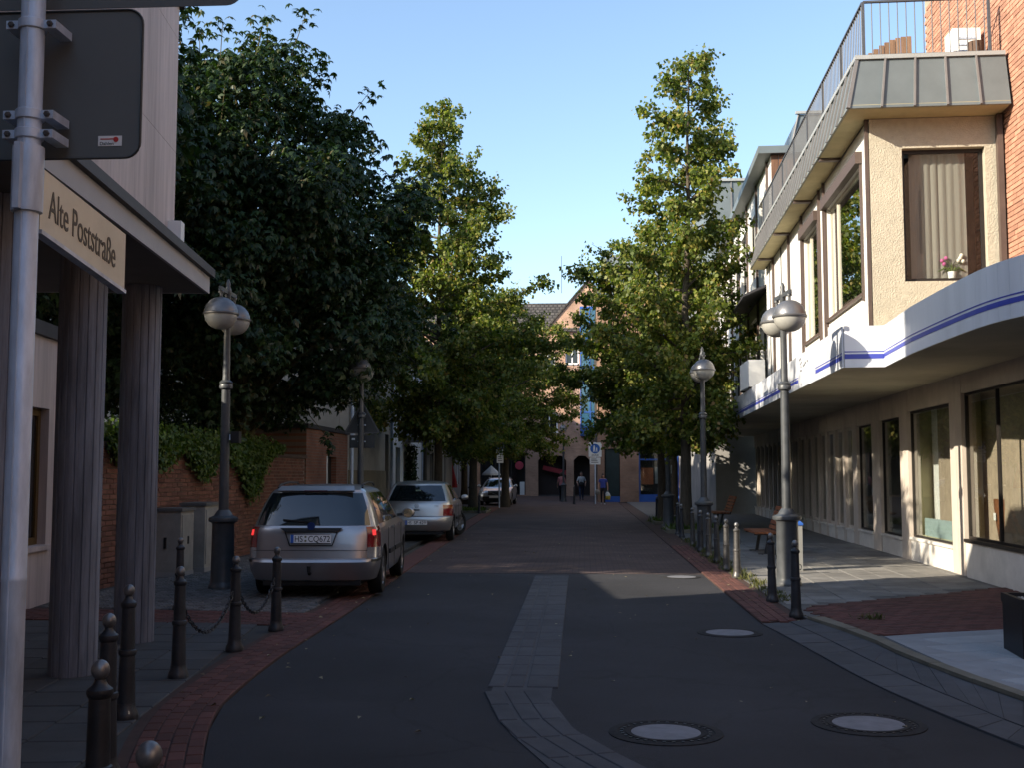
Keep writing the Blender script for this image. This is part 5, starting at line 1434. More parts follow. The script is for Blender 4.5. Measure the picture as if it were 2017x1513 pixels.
def chestnut(x, y, c, rad, label, seed, n_clump=120, per=85, lf=.2, fill=0):
    rg = np.random.default_rng(seed); pr = random.Random(seed)
    t = thing('chestnut_tree', label, 'tree', (x, y, 0))
    tm = MB()
    H = c[2] + rad[2] * .5
    tm.tube([(0, 0, 0), (.03, 0, 1.0), (.05, .05, 2.6), (.1, .0, 4.2), (.05, .1, H)], [.42, .33, .29, .24, .08], 14)
    PP, DD = [], []
    for k in range(n_clump):
        # even spread over the ellipsoid
        zz = 1 - 2 * (k + .5) / n_clump; az = k * 2.39996 + pr.uniform(-.25, .25); rr = math.sqrt(max(0, 1 - zz * zz))
        dv = Vector((rr * math.cos(az), rr * math.sin(az), zz))
        if dv.z < -.85: continue
        rs = pr.uniform(.78, 1.04) if k % 3 else pr.uniform(.45, .75)
        p = Vector((c[0] + dv.x * rad[0] * rs, c[1] + dv.y * rad[1] * rs, c[2] + dv.z * rad[2] * rs))
        a = Vector((.05, .02, min(max(p.z * .62, 2.4), H)))
        m = a.lerp(p, .55) + Vector((0, 0, .35))
        tm.tube([a, m, p], [.075, .045, .012], 5, caps=False)
        cr = pr.uniform(.75, 1.15)
        n = int(per * cr)
        q = unit(rg.normal(0, 1, (n, 3)) + np.array([dv.x, dv.y, dv.z]) * .55) * (rg.random((n, 1)) ** .45) * cr
        q[:, 2] *= .72
        PP.append(np.array(p)[None] + q); DD.append(unit(q + np.array([dv.x, dv.y, dv.z]) * .3))
        # loose sprays that break the outline
        if rs > .78 and pr.random() < .55:
            tip = p + Vector((dv.x, dv.y, dv.z + .25)).normalized() * cr * pr.uniform(1.0, 1.35)
            tm.tube([p, tip], [.015, .006], 4, caps=False)
            m_ = 14
            PP.append(np.array(tip)[None] + rg.normal(0, .16, (m_, 3))); DD.append(unit(rg.normal(0, 1, (m_, 3)) + np.array([dv.x, dv.y, dv.z])))
    P = np.concatenate(PP); O = np.concatenate(DD); n = len(P)
    # palmate leaves: five drooping leaflets around a stalk
    up = unit(O * .5 + np.array([0, 0, .8]) + rg.normal(0, .25, (n, 3)))
    ax = unit(np.cross(up, rg.normal(0, 1, (n, 3)))); ay = np.cross(up, ax)
    Vs, Fs = [], []; off = 0
    for k in range(5):
        a = (k - 2) * .85 + rg.normal(0, .08, n)
        D = unit(ax * np.cos(a)[:, None] + ay * np.sin(a)[:, None] - up * .42 + np.array([0, 0, -.18]))
        L = lf * (1.0 - .14 * abs(k - 2)) * rg.uniform(.7, 1.2, n)
        V, F = leaf_quads(P, D, up, L, L * .42, rg.uniform(-.05, .15, n), rg)
        Vs.append(V); Fs.append(F + off); off += len(V)
    tm.build('trunk', bark_moss, t, smooth=50)
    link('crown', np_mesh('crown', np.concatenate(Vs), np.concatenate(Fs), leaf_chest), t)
    return t
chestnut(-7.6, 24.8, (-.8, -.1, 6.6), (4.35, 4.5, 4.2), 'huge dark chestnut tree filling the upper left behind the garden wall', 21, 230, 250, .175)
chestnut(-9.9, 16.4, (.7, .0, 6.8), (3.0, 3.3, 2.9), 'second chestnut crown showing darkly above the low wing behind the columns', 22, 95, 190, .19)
# dense shrub behind the wall
def shrub(x, y, z, r, h, label, seed, n=7000, leaf=.09, mat=None):
    rg = np.random.default_rng(seed)
    t = thing('shrub', label, 'shrub', (x, y, z), 0, 'garden shrubs behind the brick wall')
    q = unit(rg.normal(0, 1, (n, 3))) * (rg.random((n, 1)) ** .4) * np.array([r, r, h / 2]) + np.array([0, 0, h / 2])
    q += rg.normal(0, .08, (n, 3))
    D = unit(rg.normal(0, 1, (n, 3)) + np.array([0, 0, .2])); N_ = unit(rg.normal(0, 1, (n, 3)) + np.array([0, 0, .6]))
    s = leaf * rg.uniform(.6, 1.3, n)
    V, F = leaf_quads(q, D, N_, s, s * .6, rg.uniform(-.05, .2, n), rg)
    link('foliage', np_mesh('foliage', V, F, mat or leaf_chest), t)
    st = MB()
    for k in range(6): st.tube([(0, 0, 0), (r * .4 * math.cos(k), r * .4 * math.sin(k), h * .6)], [.03, .01], 5)
    st.build('stems', bark, t)
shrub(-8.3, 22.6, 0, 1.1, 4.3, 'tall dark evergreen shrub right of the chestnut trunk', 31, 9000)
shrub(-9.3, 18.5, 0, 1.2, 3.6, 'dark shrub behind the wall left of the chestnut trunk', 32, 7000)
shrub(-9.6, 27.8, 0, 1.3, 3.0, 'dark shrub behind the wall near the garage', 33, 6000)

def ivy(label, seed):
    rg = np.random.default_rng(seed); pr = random.Random(seed)
    t = thing('ivy', label, 'ivy', (-6.75, 15.6, 0))
    PP = []
    # curtain hanging over the wall top: drop length varies along the wall
    for k in range(430):
        y = pr.uniform(.2, 9.3)
        drop = .12 + .28 * max(0, math.sin(y * 1.1 + .7)) + .75 * math.exp(-((y - 7.2) / .8) ** 2) + .6 * math.exp(-((y - 4.2) / .7) ** 2) + .35 * math.exp(-((y - 2.2) / .5) ** 2)
        if y > 8.6: drop *= .35
        L = drop * pr.uniform(.4, 1.1)
        n = int(8 + L * 60)
        u = rg.random((n, 1))
        p = np.array([.05, y, 2.14])[None] + np.concatenate([rg.uniform(0.0, .12, (n, 1)), rg.normal(0, .09, (n, 1)), -u * L + rg.uniform(-.02, .16, (n, 1))], 1)
        PP.append(p)
    n = 5200
    top = np.stack([rg.uniform(-.42, .1, n), rg.uniform(.1, 9.2, n), 2.1 + rg.random(n) ** 1.5 * .26 * (1 + .5 * np.sin(rg.random(n) * 6))], 1); PP.append(top)
    P = np.concatenate(PP); n = len(P)
    D = unit(rg.normal(0, .5, (n, 3)) + np.array([.35, 0, -.8])); N_ = unit(rg.normal(0, .45, (n, 3)) + np.array([.9, 0, .35]))
    s = .075 * rg.uniform(.6, 1.35, n)
    V, F = leaf_quads(P, D, N_, s, s * .85, rg.uniform(-.05, .2, n), rg)
    link('foliage', np_mesh('foliage', V, F, leaf_ivy), t)
ivy('bright green ivy spilling over the brick garden wall', 41)
def climber(x, y, h, r, label, seed, n=2500):
    rg = np.random.default_rng(seed)
    t = thing('climbing_plant', label, 'plant', (x, y, 0))
    q = np.stack([rg.uniform(0, r, n), rg.normal(0, r * .6, n), rg.random(n) * h], 1)
    D = unit(rg.normal(0, 1, (n, 3))); N_ = unit(rg.normal(0, 1, (n, 3)) + np.array([1, 0, .4])); s = .1 * rg.uniform(.6, 1.3, n)
    V, F = leaf_quads(q, D, N_, s, s * .7, rg.uniform(-.05, .2, n), rg)
    link('foliage', np_mesh('foliage', V, F, leaf_chest), t)
    MB().tube([(.05, 0, 0), (.08, .05, h * .5), (.06, -.03, h * .95)], [.03, .02, .008], 6).build('stem', bark, t)
climber(-6.6, 42.6, 2.7, .3, 'climbing plant beside the white house door', 42)

# --- tree beds, weeds, fallen leaves
def bed(x, y, w, l, label):
    o = structure('tree_bed', MB().box(x - w / 2, x + w / 2, y - l / 2, y + l / 2, 0, .06), earth, label, 'tree bed')
    for a, b, c, d in ((-w / 2 - .08, -w / 2, -l / 2 - .08, l / 2 + .08), (w / 2, w / 2 + .08, -l / 2 - .08, l / 2 + .08)):
        MB().cbox(x + a, x + b, y + c, y + d, 0, .13, .012).build('edging', kerb_m, o)
    for c, d in ((-l / 2 - .08, -l / 2), (l / 2, l / 2 + .08)):
        MB().cbox(x - w / 2 + .001, x + w / 2 - .001, y + c, y + d, 0, .128, .012).build('edging', kerb_m, o)
bed(2.95, 32.5, 1.2, 2.0, 'earth bed around the tall right lime trunk')
bed(2.75, 38.0, .9, 1.6, 'earth bed around the second right lime trunk')
bed(-4.75, 48.9, 1.2, 2.4, 'earth bed around the sunlit left trunk')
bed(-4.55, 36.0, .9, 1.6, 'earth bed around the tall left lime trunk')
def weeds(pts, name, label, seed, mat, n=26, h=.09):
    rg = np.random.default_rng(seed); Vs = []
    for (x, y, z, r) in pts:
        p = np.stack([rg.normal(x, r, n), rg.normal(y, r, n), np.full(n, z)], 1); Vs.append(p)
    P = np.concatenate(Vs); m = len(P)
    D = unit(rg.normal(0, .5, (m, 3)) + np.array([0, 0, .8])); N_ = unit(rg.normal(0, 1, (m, 3)))
    s = h * rg.uniform(.4, 1.2, m)
    V, F = leaf_quads(P, D, N_, s, s * .22, rg.uniform(0, .1, m), rg)
    tag(link(name, np_mesh(name, V, F, mat)), label, 'weeds', kind='stuff')
r5 = random.Random(5)
wp = [(2.45 + r5.uniform(-.05, .1), 14.5 + .23 * k + r5.uniform(-.1, .1), .03, .05) for k in range(60)]
wp += [(2.36, yy, .03, .06) for yy in (17.9, 19.3, 20.9, 22.4)] * 2 + [(3.05, 12.75, .045, .07), (3.15, 12.7, .045, .05)]
weeds(wp, 'weeds', 'scrubby weeds in the joints along the right bollards', 51, leaf_weed)
wb = [(3.05 + r5.uniform(-.5, .5), 32.5 + r5.uniform(-.9, .9), .06, .15) for _ in range(30)] + [(-4.75 + r5.uniform(-.5, .5), 48.9 + r5.uniform(-1.1, 1.1), .06, .15) for _ in range(30)] + [(2.75 + r5.uniform(-.4, .4), 38 + r5.uniform(-.7, .7), .06, .15) for _ in range(20)]
weeds(wb, 'ground_cover', 'low plants in the tree beds', 52, leaf_ivy, 30, .22)
rg = np.random.default_rng(61); n = 320
fx = np.concatenate([rg.uniform(-2.6, 2.3, 130), rg.normal(2.45, .35, 120), rg.normal(-2.9, .3, 70)]); fy = np.concatenate([rg.uniform(7, 34, 130), rg.uniform(13, 30, 120), rg.uniform(8, 30, 70)])
P = np.stack([fx, fy, np.full(n, .045) - (np.abs(fx) < 1.85) * .034], 1)
D = unit(np.stack([rg.normal(0, 1, n), rg.normal(0, 1, n), np.zeros(n) + .02], 1)); N_ = np.tile(np.array([[0, 0, 1.0]]), (n, 1)) + rg.normal(0, .15, (n, 3))
s = .045 * rg.uniform(.5, 1.3, n)
V, F = leaf_quads(P, D, unit(N_), s, s * .7, rg.uniform(0, .3, n), rg)
tag(link('fallen_leaves', np_mesh('fallen_leaves', V, F, leaf_mat('dry_leaf', [(0, (.1, .06, .025)), (.6, (.2, .15, .06)), (1, (.4, .36, .22))], .1))), 'scattered dry leaves on the road and pavements', 'leaves', kind='stuff')
# ------------------------------------------------------------------ cars
def car_paint(name, col):
    m = M(name, col, 0.32, metal=.75, var=.05, scale=3, spec=.5, coat=.7)
    return m
tyre_m = M('tyre_rubber', (.012, .012, .012), .85, var=.2, scale=20)
rim_m = M('alloy', (.35, .35, .36), .35, metal=.8, var=.1)
car_glass = M('car_glass', (.008, .012, .014), .04, var=.2, scale=3, spec=.8, coat=.5)
black_trim = M('black_trim', (.014, .014, .015), .55, var=.15, scale=12)
lamp_red = M('tail_lens', (.22, .012, .014), .15, var=.25, scale=14, spec=.7, coat=.5)
lamp_lit = M('tail_lamp_lit', (.5, .02, .03), .2, emit=(1.0, .05, .05, .45))
lamp_amber = M('indicator_lens', (.35, .09, .02), .15, var=.2, scale=14, spec=.7, coat=.5)
lamp_clear = M('clear_lens', (.45, .45, .45), .08, var=.25, scale=10, metal=.4, spec=.8, coat=.5)
plate_w = M('plate_white', (.85, .85, .84), .4, var=.04)
plate_b = M('plate_blue', (.03, .12, .5), .4, var=.05)
FR = [0, .2, .4, .6, .76, .86, .93, .975, 1.0]
def car_shell(levels, side_fr, bowR, bowF, L):
    half = []
    for (z, yR, yF, hw, rR, rF, zs) in levels:
        row = []
        ym = L / 2
        for f in FR:
            g = max(0, (f - .66) / .34)
            row.append([f * hw, yR + bowR * f * f + rR * (1 - math.sqrt(max(0, 1 - g * g)))])
        yA = row[-1][1]
        fr = []
        for f in FR:
            g = max(0, (f - .6) / .4)
            fr.append([f * hw, yF - bowF * f * f - rF * (1 - math.sqrt(max(0, 1 - g * g)))])
        yB = fr[-1][1]
        for s in side_fr: row.append([hw, yA + (yB - yA) * s])
        row += fr[::-1]
        out = []
        for x, y in row:
            k = 1 - .055 * abs((y - ym) / ym) ** 3
            out.append((x * k, y, z + zs * (y - ym) / L))
        half.append(out)
    return half
def build_car(name, label, cat, loc_, rotz, spec, group='cars parked or driving in the street'):
    t = thing(name, label, cat, loc_, rotz, group)
    L = spec['L']; H = car_shell(spec['levels'], spec['side'], spec['bowR'], spec['bowF'], L)
    m = len(H[0]); nl = len(H)
    mb = MB()
    ring = 2 * m - 2
    for row in H:
        pts = [Vector(p) for p in row] + [Vector((-p[0], p[1], p[2])) for p in row[-2:0:-1]]
        mb.v += [tuple(p) for p in pts]
    for i in range(nl - 1):
        for j in range(ring):
            j2 = (j + 1) % ring
            mb.f.append([i * ring + j, i * ring + j2, (i + 1) * ring + j2, (i + 1) * ring + j]); mb.m.append(0)
    mb.f.append(list(range(ring))[::-1]); mb.m.append(1)
    mb.f.append([(nl - 1) * ring + j for j in range(ring)]); mb.m.append(0)
    me = mb.mesh('body', [spec['paint'], black_trim])
    # vertex normals of the grid
    nrm = [v.normal.copy() for v in me.vertices]
    body = bpy.data.objects.new('body', me); COL.objects.link(body)
    cut = MB()
    hw = spec['levels'][4][3]
    for ya in spec['axles']:
        for s in (-1, 1):
            pr = []
            for k in range(28):
                a = 2 * math.pi * k / 28
                pr.append((ya + spec['arch'] * math.cos(a), spec['wr'] + .01 + spec['arch'] * math.sin(a)))
            a0, a1 = (hw - .24, hw + .2) if s > 0 else (-hw - .2, -hw + .24)
            cut.slab(pr, (0, 0, 0), (0, 1, 0), ZUP, (1, 0, 0), a0, a1, 1)
    cme_ = cut.mesh('cutter', [spec['paint'], black_trim]); co_ = bpy.data.objects.new('cutter', cme_); COL.objects.link(co_)
    md = body.modifiers.new('arches', 'BOOLEAN'); md.operation = 'DIFFERENCE'; md.solver = 'EXACT'; md.object = co_
    dg = bpy.context.evaluated_depsgraph_get(); dg.update()
    nm = bpy.data.meshes.new_from_object(body.evaluated_get(dg))
    body.modifiers.clear(); body.data = nm
    bpy.data.objects.remove(co_)
    nm.polygons.foreach_set('use_smooth', [True] * len(nm.polygons)); nm.set_sharp_from_angle(angle=R(32))
    body.parent = t
    def patch(nm_, i0, i1, j0, j1, mat, off=.004, parent=None, mirror=False):
        vs = []; fs = []
        w = j1 - j0 + 1
        for i in range(i0, i1 + 1):
            for j in range(j0, j1 + 1):
                jj = j % ring
                v = Vector(mb.v[i * ring + jj]) + nrm[i * ring + jj] * off
                if mirror: v.x = -v.x
                vs.append(v)
        for i in range(i1 - i0):
            for j in range(w - 1):
                q = (i * w + j, i * w + j + 1, (i + 1) * w + j + 1, (i + 1) * w + j)
                fs.append(q[::-1] if mirror else q)
        return MB().add(vs, fs).build(nm_, mat, parent or body, smooth=50)
    n0 = len(FR)
    def sj(k): return n0 + k            # side index
    def fj(k): return m - 1 - k         # front index by FR position
    # wheels
    wr, ww = spec['wr'], spec['ww']
    prof = [(wr * .62, -ww / 2 + .02), (wr * .8, -ww / 2), (wr * .95, -ww / 2 + .012), (wr, -ww / 2 + .04), (wr, ww / 2 - .04), (wr * .95, ww / 2 - .012), (wr * .8, ww / 2), (wr * .62, ww / 2 - .02)]
    tmb = MB().lathe(prof, 28, caps=False); tmb.v = [(z, x, y) for x, y, z in tmb.v]; tyre = tmb.mesh('wheel', tyre_m, 35)
    rmb = MB().lathe([(wr * .64, ww / 2 - .03), (wr * .6, ww / 2 - .015), (wr * .56, ww / 2 - .04), (wr * .5, .03), (.03, .02)], 28, caps=False)
    for k in range(spec.get('spokes', 6)):
        a = 2 * math.pi * k / spec.get('spokes', 6)
        rmb.bar((.04 * math.cos(a), .04 * math.sin(a), ww / 2 - .04), (wr * .6 * math.cos(a), wr * .6 * math.sin(a), ww / 2 - .03), .05, .03)
    rmb.lathe([(.05, ww / 2 - .06), (.05, ww / 2 - .02), (.02, ww / 2 - .015)], 12)
    rmb.v = [(z, x, y) for x, y, z in rmb.v]; rim = rmb.mesh('rim', rim_m, 35)
    for q, ya in enumerate(spec['axles']):
        for s in (-1, 1):
            w_ = link('wheel', tyre, t, (s * (hw - ww / 2 - .015), ya, wr))
            w_.rotation_euler = (0, 0, (0 if s > 0 else math.pi) + (spec.get('steer', 0) if q == 1 else 0))
            link('rim', rim, w_)
    return t, body, patch, sj, fj, m, ring

SIDE = [.05, .1, .2, .27, .30, .40, .50, .56, .585, .68, .78, .88, .95]
def glazing(patch, sj, fj, ring, lv, quarter, rear, front, fmax=5):
    patch('rear_window', lv[0], lv[1], -fmax, fmax, car_glass)
    patch('windscreen', lv[0], lv[1], fj(fmax), fj(0) + (fj(0) - fj(fmax)), car_glass)
    for mir in (False, True):
        for a, b in (quarter, rear, front):
            if b > a: patch('side_window', lv[0], lv[1], sj(a), sj(b), car_glass, mirror=mir)

# silver estate, seen from behind
F_L = [(.20, .22, 4.20, .70, .2, .3, 0), (.24, .10, 4.32, .80, .22, .35, 0), (.36, .03, 4.42, .84, .2, .38, 0), (.47, .0, 4.45, .85, .2, .38, 0), (.50, .02, 4.45, .853, .2, .38, 0), (.515, .065, 4.44, .852, .2, .38, 0),
       (.65, .08, 4.38, .855, .2, .36, 0), (.80, .105, 4.22, .85, .2, .34, 0), (.885, .12, 3.8, .838, .2, .3, .03), (.925, .14, 3.35, .822, .2, .25, .04), (.945, .155, 3.2, .81, .2, .24, .04), (1.08, .235, 2.98, .765, .2, .24, .02), (1.22, .33, 2.73, .705, .19, .24, 0),
       (1.335, .43, 2.5, .645, .17, .24, 0), (1.375, .44, 2.4, .61, .17, .24, 0), (1.42, .62, 2.15, .53, .2, .3, 0), (1.443, 1.0, 1.9, .38, .2, .3, 0), (1.452, 1.3, 1.7, .15, .1, .1, 0)]
spec = dict(L=4.45, levels=F_L, side=SIDE, bowR=.06, bowF=.12, paint=car_paint('silver_paint', (.40, .385, .39)), axles=(.93, 3.545), arch=.345, wr=.305, ww=.2, spokes=7)
t, body, patch, sj, fj, m_, ring = build_car('estate_car', 'silver estate car parked nearest on the left, tail lights lit', 'car', (-3.46, 14.35, .03), R(3.6), spec)
glazing(patch, sj, fj, ring, (10, 13), (1, 3), (4, 7), (8, 12), 6)
for mir in (False, True):
    l = patch('tail_light', 6, 9, 5, 9, lamp_red, .006, t, mir)
    patch('tail_light_lower', 5, 6, 5, 9, lamp_clear, .006, l, mir)
    patch('bulb', 7, 8, 6, 7, lamp_lit, .009, l, mir)
    patch('b_pillar', 10, 13, sj(7), sj(8), black_trim, .005, body, mir)
    patch('c_pillar_trim', 10, 13, sj(3), sj(4), black_trim, .005, body, mir)
    s = -1 if mir else 1
    MB().box(*sorted((s * .858, s * .878)), 1.35, 1.95, .5, .56).build('door_trim', black_trim, t)
    MB().box(*sorted((s * .855, s * .875)), 2.1, 3.0, .5, .56).build('door_trim', black_trim, t)
    for yy in (1.62, 2.55): MB().bar((s * .868, yy, .845), (s * .866, yy + .17, .85), .03, .028).build('door_handle', car_paint('silver_paint', (.40, .385, .39)), t)
    for yy in (1.3, 2.05, 3.05):
        MB().bar((s * .857, yy, .3), (s * .853, yy + .02, .86), .006, .008).build('door_seam', paint_k, body)
    MB().tube([(s * .56, .75, 1.40), (s * .55, .85, 1.445), (s * .545, 1.4, 1.475), (s * .54, 2.0, 1.465), (s * .54, 2.15, 1.43)], .014, 6).build('roof_rail', black_trim, t, smooth=50)
    mm = MB().sphere((0, 0, 0), .1, 12, 8); mm.v = [(x * 1.0, y * .6, z * .75) for x, y, z in mm.v]
    o_ = mm.build('mirror', car_paint('silver_paint', (.4, .385, .39)), t, smooth=60, loc=(s * .97, 3.0, 1.0))
    MB().lathe([(.07, -.002), (.07, .002)], 14).build('mirror_glass', M('mirror_glass', (.5, .45, .32), .05, metal=.8), o_, loc=(0, -.058, 0)).rotation_euler = (R(90), 0, 0)
    MB().bar((s * .8, 3.02, .97), (s * .93, 3.0, .98), .05, .04).build('mirror_arm', black_trim, t)
    patch('bumper_strip', 3, 4, 6, sj(1), black_trim, .006, t, mir)
MB().add([(-.4, .085, .9), (.4, .085, .9), (.33, .075, .855), (-.33, .075, .855), (-.4, .125, .9), (.4, .125, .9), (.33, .125, .855), (-.33, .125, .855)], [(0, 3, 2, 1), (4, 5, 6, 7), (0, 1, 5, 4), (3, 7, 6, 2), (0, 4, 7, 3), (1, 2, 6, 5)]).build('tailgate_grip', black_trim, t)
tg = MB()
for s in (-1, 1): tg.bar((s * .33, .078, .855), (s * .27, .07, .68), .012, .012)
tg.bar((-.27, .07, .68), (.27, .07, .68), .012, .012); tg.build('plate_recess_edge', black_trim, t)
def number_plate(t, y, z, s, w=.52, h=.112, blue=True, x0=None):
    p = MB().slab(rrect(-w / 2, w / 2, z - h / 2, z + h / 2, .012), (0, 0, 0), (1, 0, 0), ZUP, (0, -1, 0), -y, -y + .01).build('number_plate', plate_w, t)
    MB().box(-w / 2 + .006, -w / 2 + .044, y - .0125, y - .0105, z - h / 2 + .005, z + h / 2 - .005).build('blue_band', plate_b, p) if blue else None
    e = MB()
    for a, b, c, d in ((-w / 2, w / 2, z + h / 2 - .004, z + h / 2), (-w / 2, w / 2, z - h / 2, z - h / 2 + .004)): e.box(a + .01, b - .01, y - .0125, y - .0102, c, d)
    e.build('border', paint_k, p)
    for txt, a, wd in s: text_mesh('lettering', txt, paint_k, p, (a, y - .0112, z - .037), (1, 0, 0), (0, 0, 1), .074, wd, .0008)
    return p
p = number_plate(t, .062, .765, [('HS', -.2, .098), ('CQ672', -.03, .275)])
for zz in (.025, -.025): MB().lathe([(.014, -.001), (.014, .001)], 12).build('seal', M('plate_seal', (.2, .2, .12), .4), p, loc=(-.066, .05, .765 + zz)).rotation_euler = (R(90), 0, 0)
MB().lathe([(.05, -.005), (.05, .005)], 20).build('badge', M('badge_blue', (.02, .04, .15), .3, metal=.3), t, loc=(0, .078, .925)).rotation_euler = (R(90), 0, 0)
MB().bar((.02, .16, .965), (-.38, .19, 1.0), .014, .02).build('wiper', black_trim, t)
MB().add([(-.5, .40, 1.37), (.5, .40, 1.37), (.48, .55, 1.43), (-.48, .55, 1.43), (-.5, .42, 1.352), (.5, .42, 1.352)], [(0, 1, 2, 3), (0, 4, 5, 1)]).build('spoiler', car_paint('silver_paint', (.4, .385, .39)), t)
MB().box(-.15, .15, .395, .41, 1.36, 1.372).build('brake_light', M('dark_red_lens', (.08, .005, .006), .2), t)
MB().tube([(0, .12, .34), (0, -.02, .33), (0, -.06, .36), (0, -.06, .43)], [.02, .02, .02, .025], 8).build('tow_hitch', black_trim, t)
MB().box(-.62, .62, .16, 4.2, .17, .26).build('underbody', paint_k, t)
tb_ = MB(); tb_.bar((-.72, .052, .62), (.72, .052, .62), .004, .006); tb_.build('tailgate_seam', paint_k, body)

# silver hatchback behind it
G_L = [(.22, .2, 3.95, .70, .2, .3, 0), (.26, .08, 4.02, .80, .22, .35, 0), (.38, .01, 4.13, .845, .2, .36, 0), (.52, .0, 4.15, .86, .2, .36, 0), (.58, .02, 4.15, .862, .2, .36, 0), (.605, .06, 4.13, .862, .2, .36, 0),
       (.68, .07, 4.08, .864, .2, .36, 0), (.78, .085, 3.98, .862, .2, .34, 0), (.87, .10, 3.7, .85, .2, .3, .02), (.945, .125, 3.2, .83, .2, .25, .02), (.965, .14, 3.05, .82, .2, .24, .02), (1.08, .24, 2.85, .775, .2, .24, .01), (1.21, .37, 2.6, .715, .19, .24, 0),
       (1.32, .49, 2.35, .655, .17, .24, 0), (1.36, .50, 2.25, .62, .17, .24, 0), (1.405, .68, 2.0, .54, .2, .3, 0), (1.43, 1.05, 1.75, .38, .2, .3, 0), (1.439, 1.3, 1.55, .15, .1, .1, 0)]
silver2 = car_paint('pale_silver_paint', (.46, .445, .43))
spec = dict(L=4.15, levels=G_L, side=SIDE, bowR=.07, bowF=.12, paint=silver2, axles=(.70, 3.21), arch=.34, wr=.305, ww=.19, spokes=6, steer=R(-28))
t, body, patch, sj, fj, m_, ring = build_car('hatchback_car', 'silver hatchback parked second on the left, front wheel turned outwards', 'car', (-3.97, 27.0, .03), R(2.2), spec)
glazing(patch, sj, fj, ring, (10, 13), (0, 0), (2, 6), (8, 12), 5)
for mir in (False, True):
    s = -1 if mir else 1
    l = patch('tail_light', 5, 8, 4, 9, lamp_red, .006, t, mir)
    patch('tail_light_upper', 7, 8, 4, 9, lamp_amber, .008, l, mir)
    patch('b_pillar', 10, 13, sj(6), sj(8), black_trim, .005, body, mir)
    for yy in (1.05, 1.95, 2.9): MB().bar((s * .866, yy, .3), (s * .862, yy + .02, .88), .006, .008).build('door_seam', paint_k, body)
    for yy in (1.3, 2.2): MB().bar((s * .872, yy, .86), (s * .872, yy + .16, .86), .03, .028).build('door_handle', silver2, t)
    MB().box(*sorted((s * .866, s * .884)), 1.1, 2.85, .5, .555).build('door_trim', black_trim, t)
    mm = MB().sphere((0, 0, 0), .1, 12, 8); mm.v = [(x, y * .6, z * .72) for x, y, z in mm.v]
    mm.build('mirror', silver2, t, smooth=60, loc=(s * .97, 2.75, 1.0))
    MB().bar((s * .81, 2.77, .97), (s * .93, 2.75, .98), .05, .04).build('mirror_arm', black_trim, t)
number_plate(t, -.012, .45, [('HS', -.2, .09), ('SP 429', -.05, .28)])
b_ = MB().lathe([(.052, -.006), (.052, .006), (.044, .008), (.044, -.004)], 24, caps=False).build('badge', lamp_clear, t, loc=(0, .088, .845)); b_.rotation_euler = (R(90), 0, 0)
e = MB()
for s in (-1, 1):
    e.bar((s * .02, -.001, .038), (s * .002, -.001, .004), .006, .006); e.bar((s * .037, -.001, .024), (s * .018, -.001, -.036), .006, .006); e.bar((s * .018, -.001, -.036), (s * .001, -.001, -.008), .006, .006)
MB.build(e, 'emblem', lamp_clear, t, loc=(0, .078, .845))
text_mesh('model_lettering', 'TDI', lamp_clear, t, (.42, .083, .83), (1, 0, 0), (0, 0, 1), .03, .09, .002)
MB().box(-.07, .07, .055, .09, .735, .76).build('tailgate_grip', black_trim, t)
MB().bar((.02, .16, .985), (-.36, .2, 1.01), .014, .02).build('wiper', black_trim, t)
MB().tube([(0, .62, 1.40), (0, .5, 1.5)], .005, 5).build('aerial', black_trim, t)
MB().box(-.62, .62, .16, 3.9, .17, .28).build('underbody', paint_k, t)
MB().box(-.05, .07, .345, .35, 1.09, 1.22).build('window_sticker', M('pale_sticker', (.3, .4, .28), .6), t)

# silver car driving towards the camera
V_L = [(.2, .2, 4.2, .7, .2, .35, 0), (.25, .1, 4.4, .8, .22, .4, 0), (.36, .02, 4.49, .86, .2, .42, 0), (.48, .0, 4.51, .875, .2, .42, 0), (.54, .02, 4.5, .88, .2, .42, 0), (.60, .05, 4.49, .88, .2, .42, 0),
       (.68, .06, 4.46, .882, .2, .42, 0), (.76, .08, 4.38, .88, .2, .4, 0), (.86, .1, 3.9, .865, .2, .35, .0), (.94, .13, 3.35, .845, .2, .3, 0), (.96, .14, 3.2, .835, .2, .28, 0), (1.09, .24, 2.95, .785, .2, .26, 0), (1.23, .36, 2.68, .72, .19, .25, 0),
       (1.34, .46, 2.42, .66, .17, .25, 0), (1.38, .48, 2.3, .62, .17, .25, 0), (1.425, .7, 2.1, .54, .2, .3, 0), (1.45, 1.0, 1.8, .38, .2, .3, 0), (1.458, 1.3, 1.6, .15, .1, .1, 0)]
silver3 = car_paint('blue_silver_paint', (.46, .49, .55))
spec = dict(L=4.51, levels=V_L, side=SIDE, bowR=.07, bowF=.14, paint=silver3, axles=(.95, 3.59), arch=.345, wr=.315, ww=.2, spokes=6)
t, body, patch, sj, fj, m_, ring = build_car('oncoming_car', 'bluish silver car facing the camera far down the street', 'car', (-4.6, 64.6, .01), R(180 - 1.5), spec)
glazing(patch, sj, fj, ring, (10, 13), (1, 3), (4, 7), (8, 12), 5)
g_ = patch('grille', 4, 7, fj(2), fj(0) + 2, black_trim, .008, t)
MB().bar((-.25, 4.52, .5), (.25, 4.52, .73), .03, .02).build('grille_bar', lamp_clear, t)
patch('lower_grille', 1, 3, fj(4), fj(0) + 4, black_trim, .008, t)
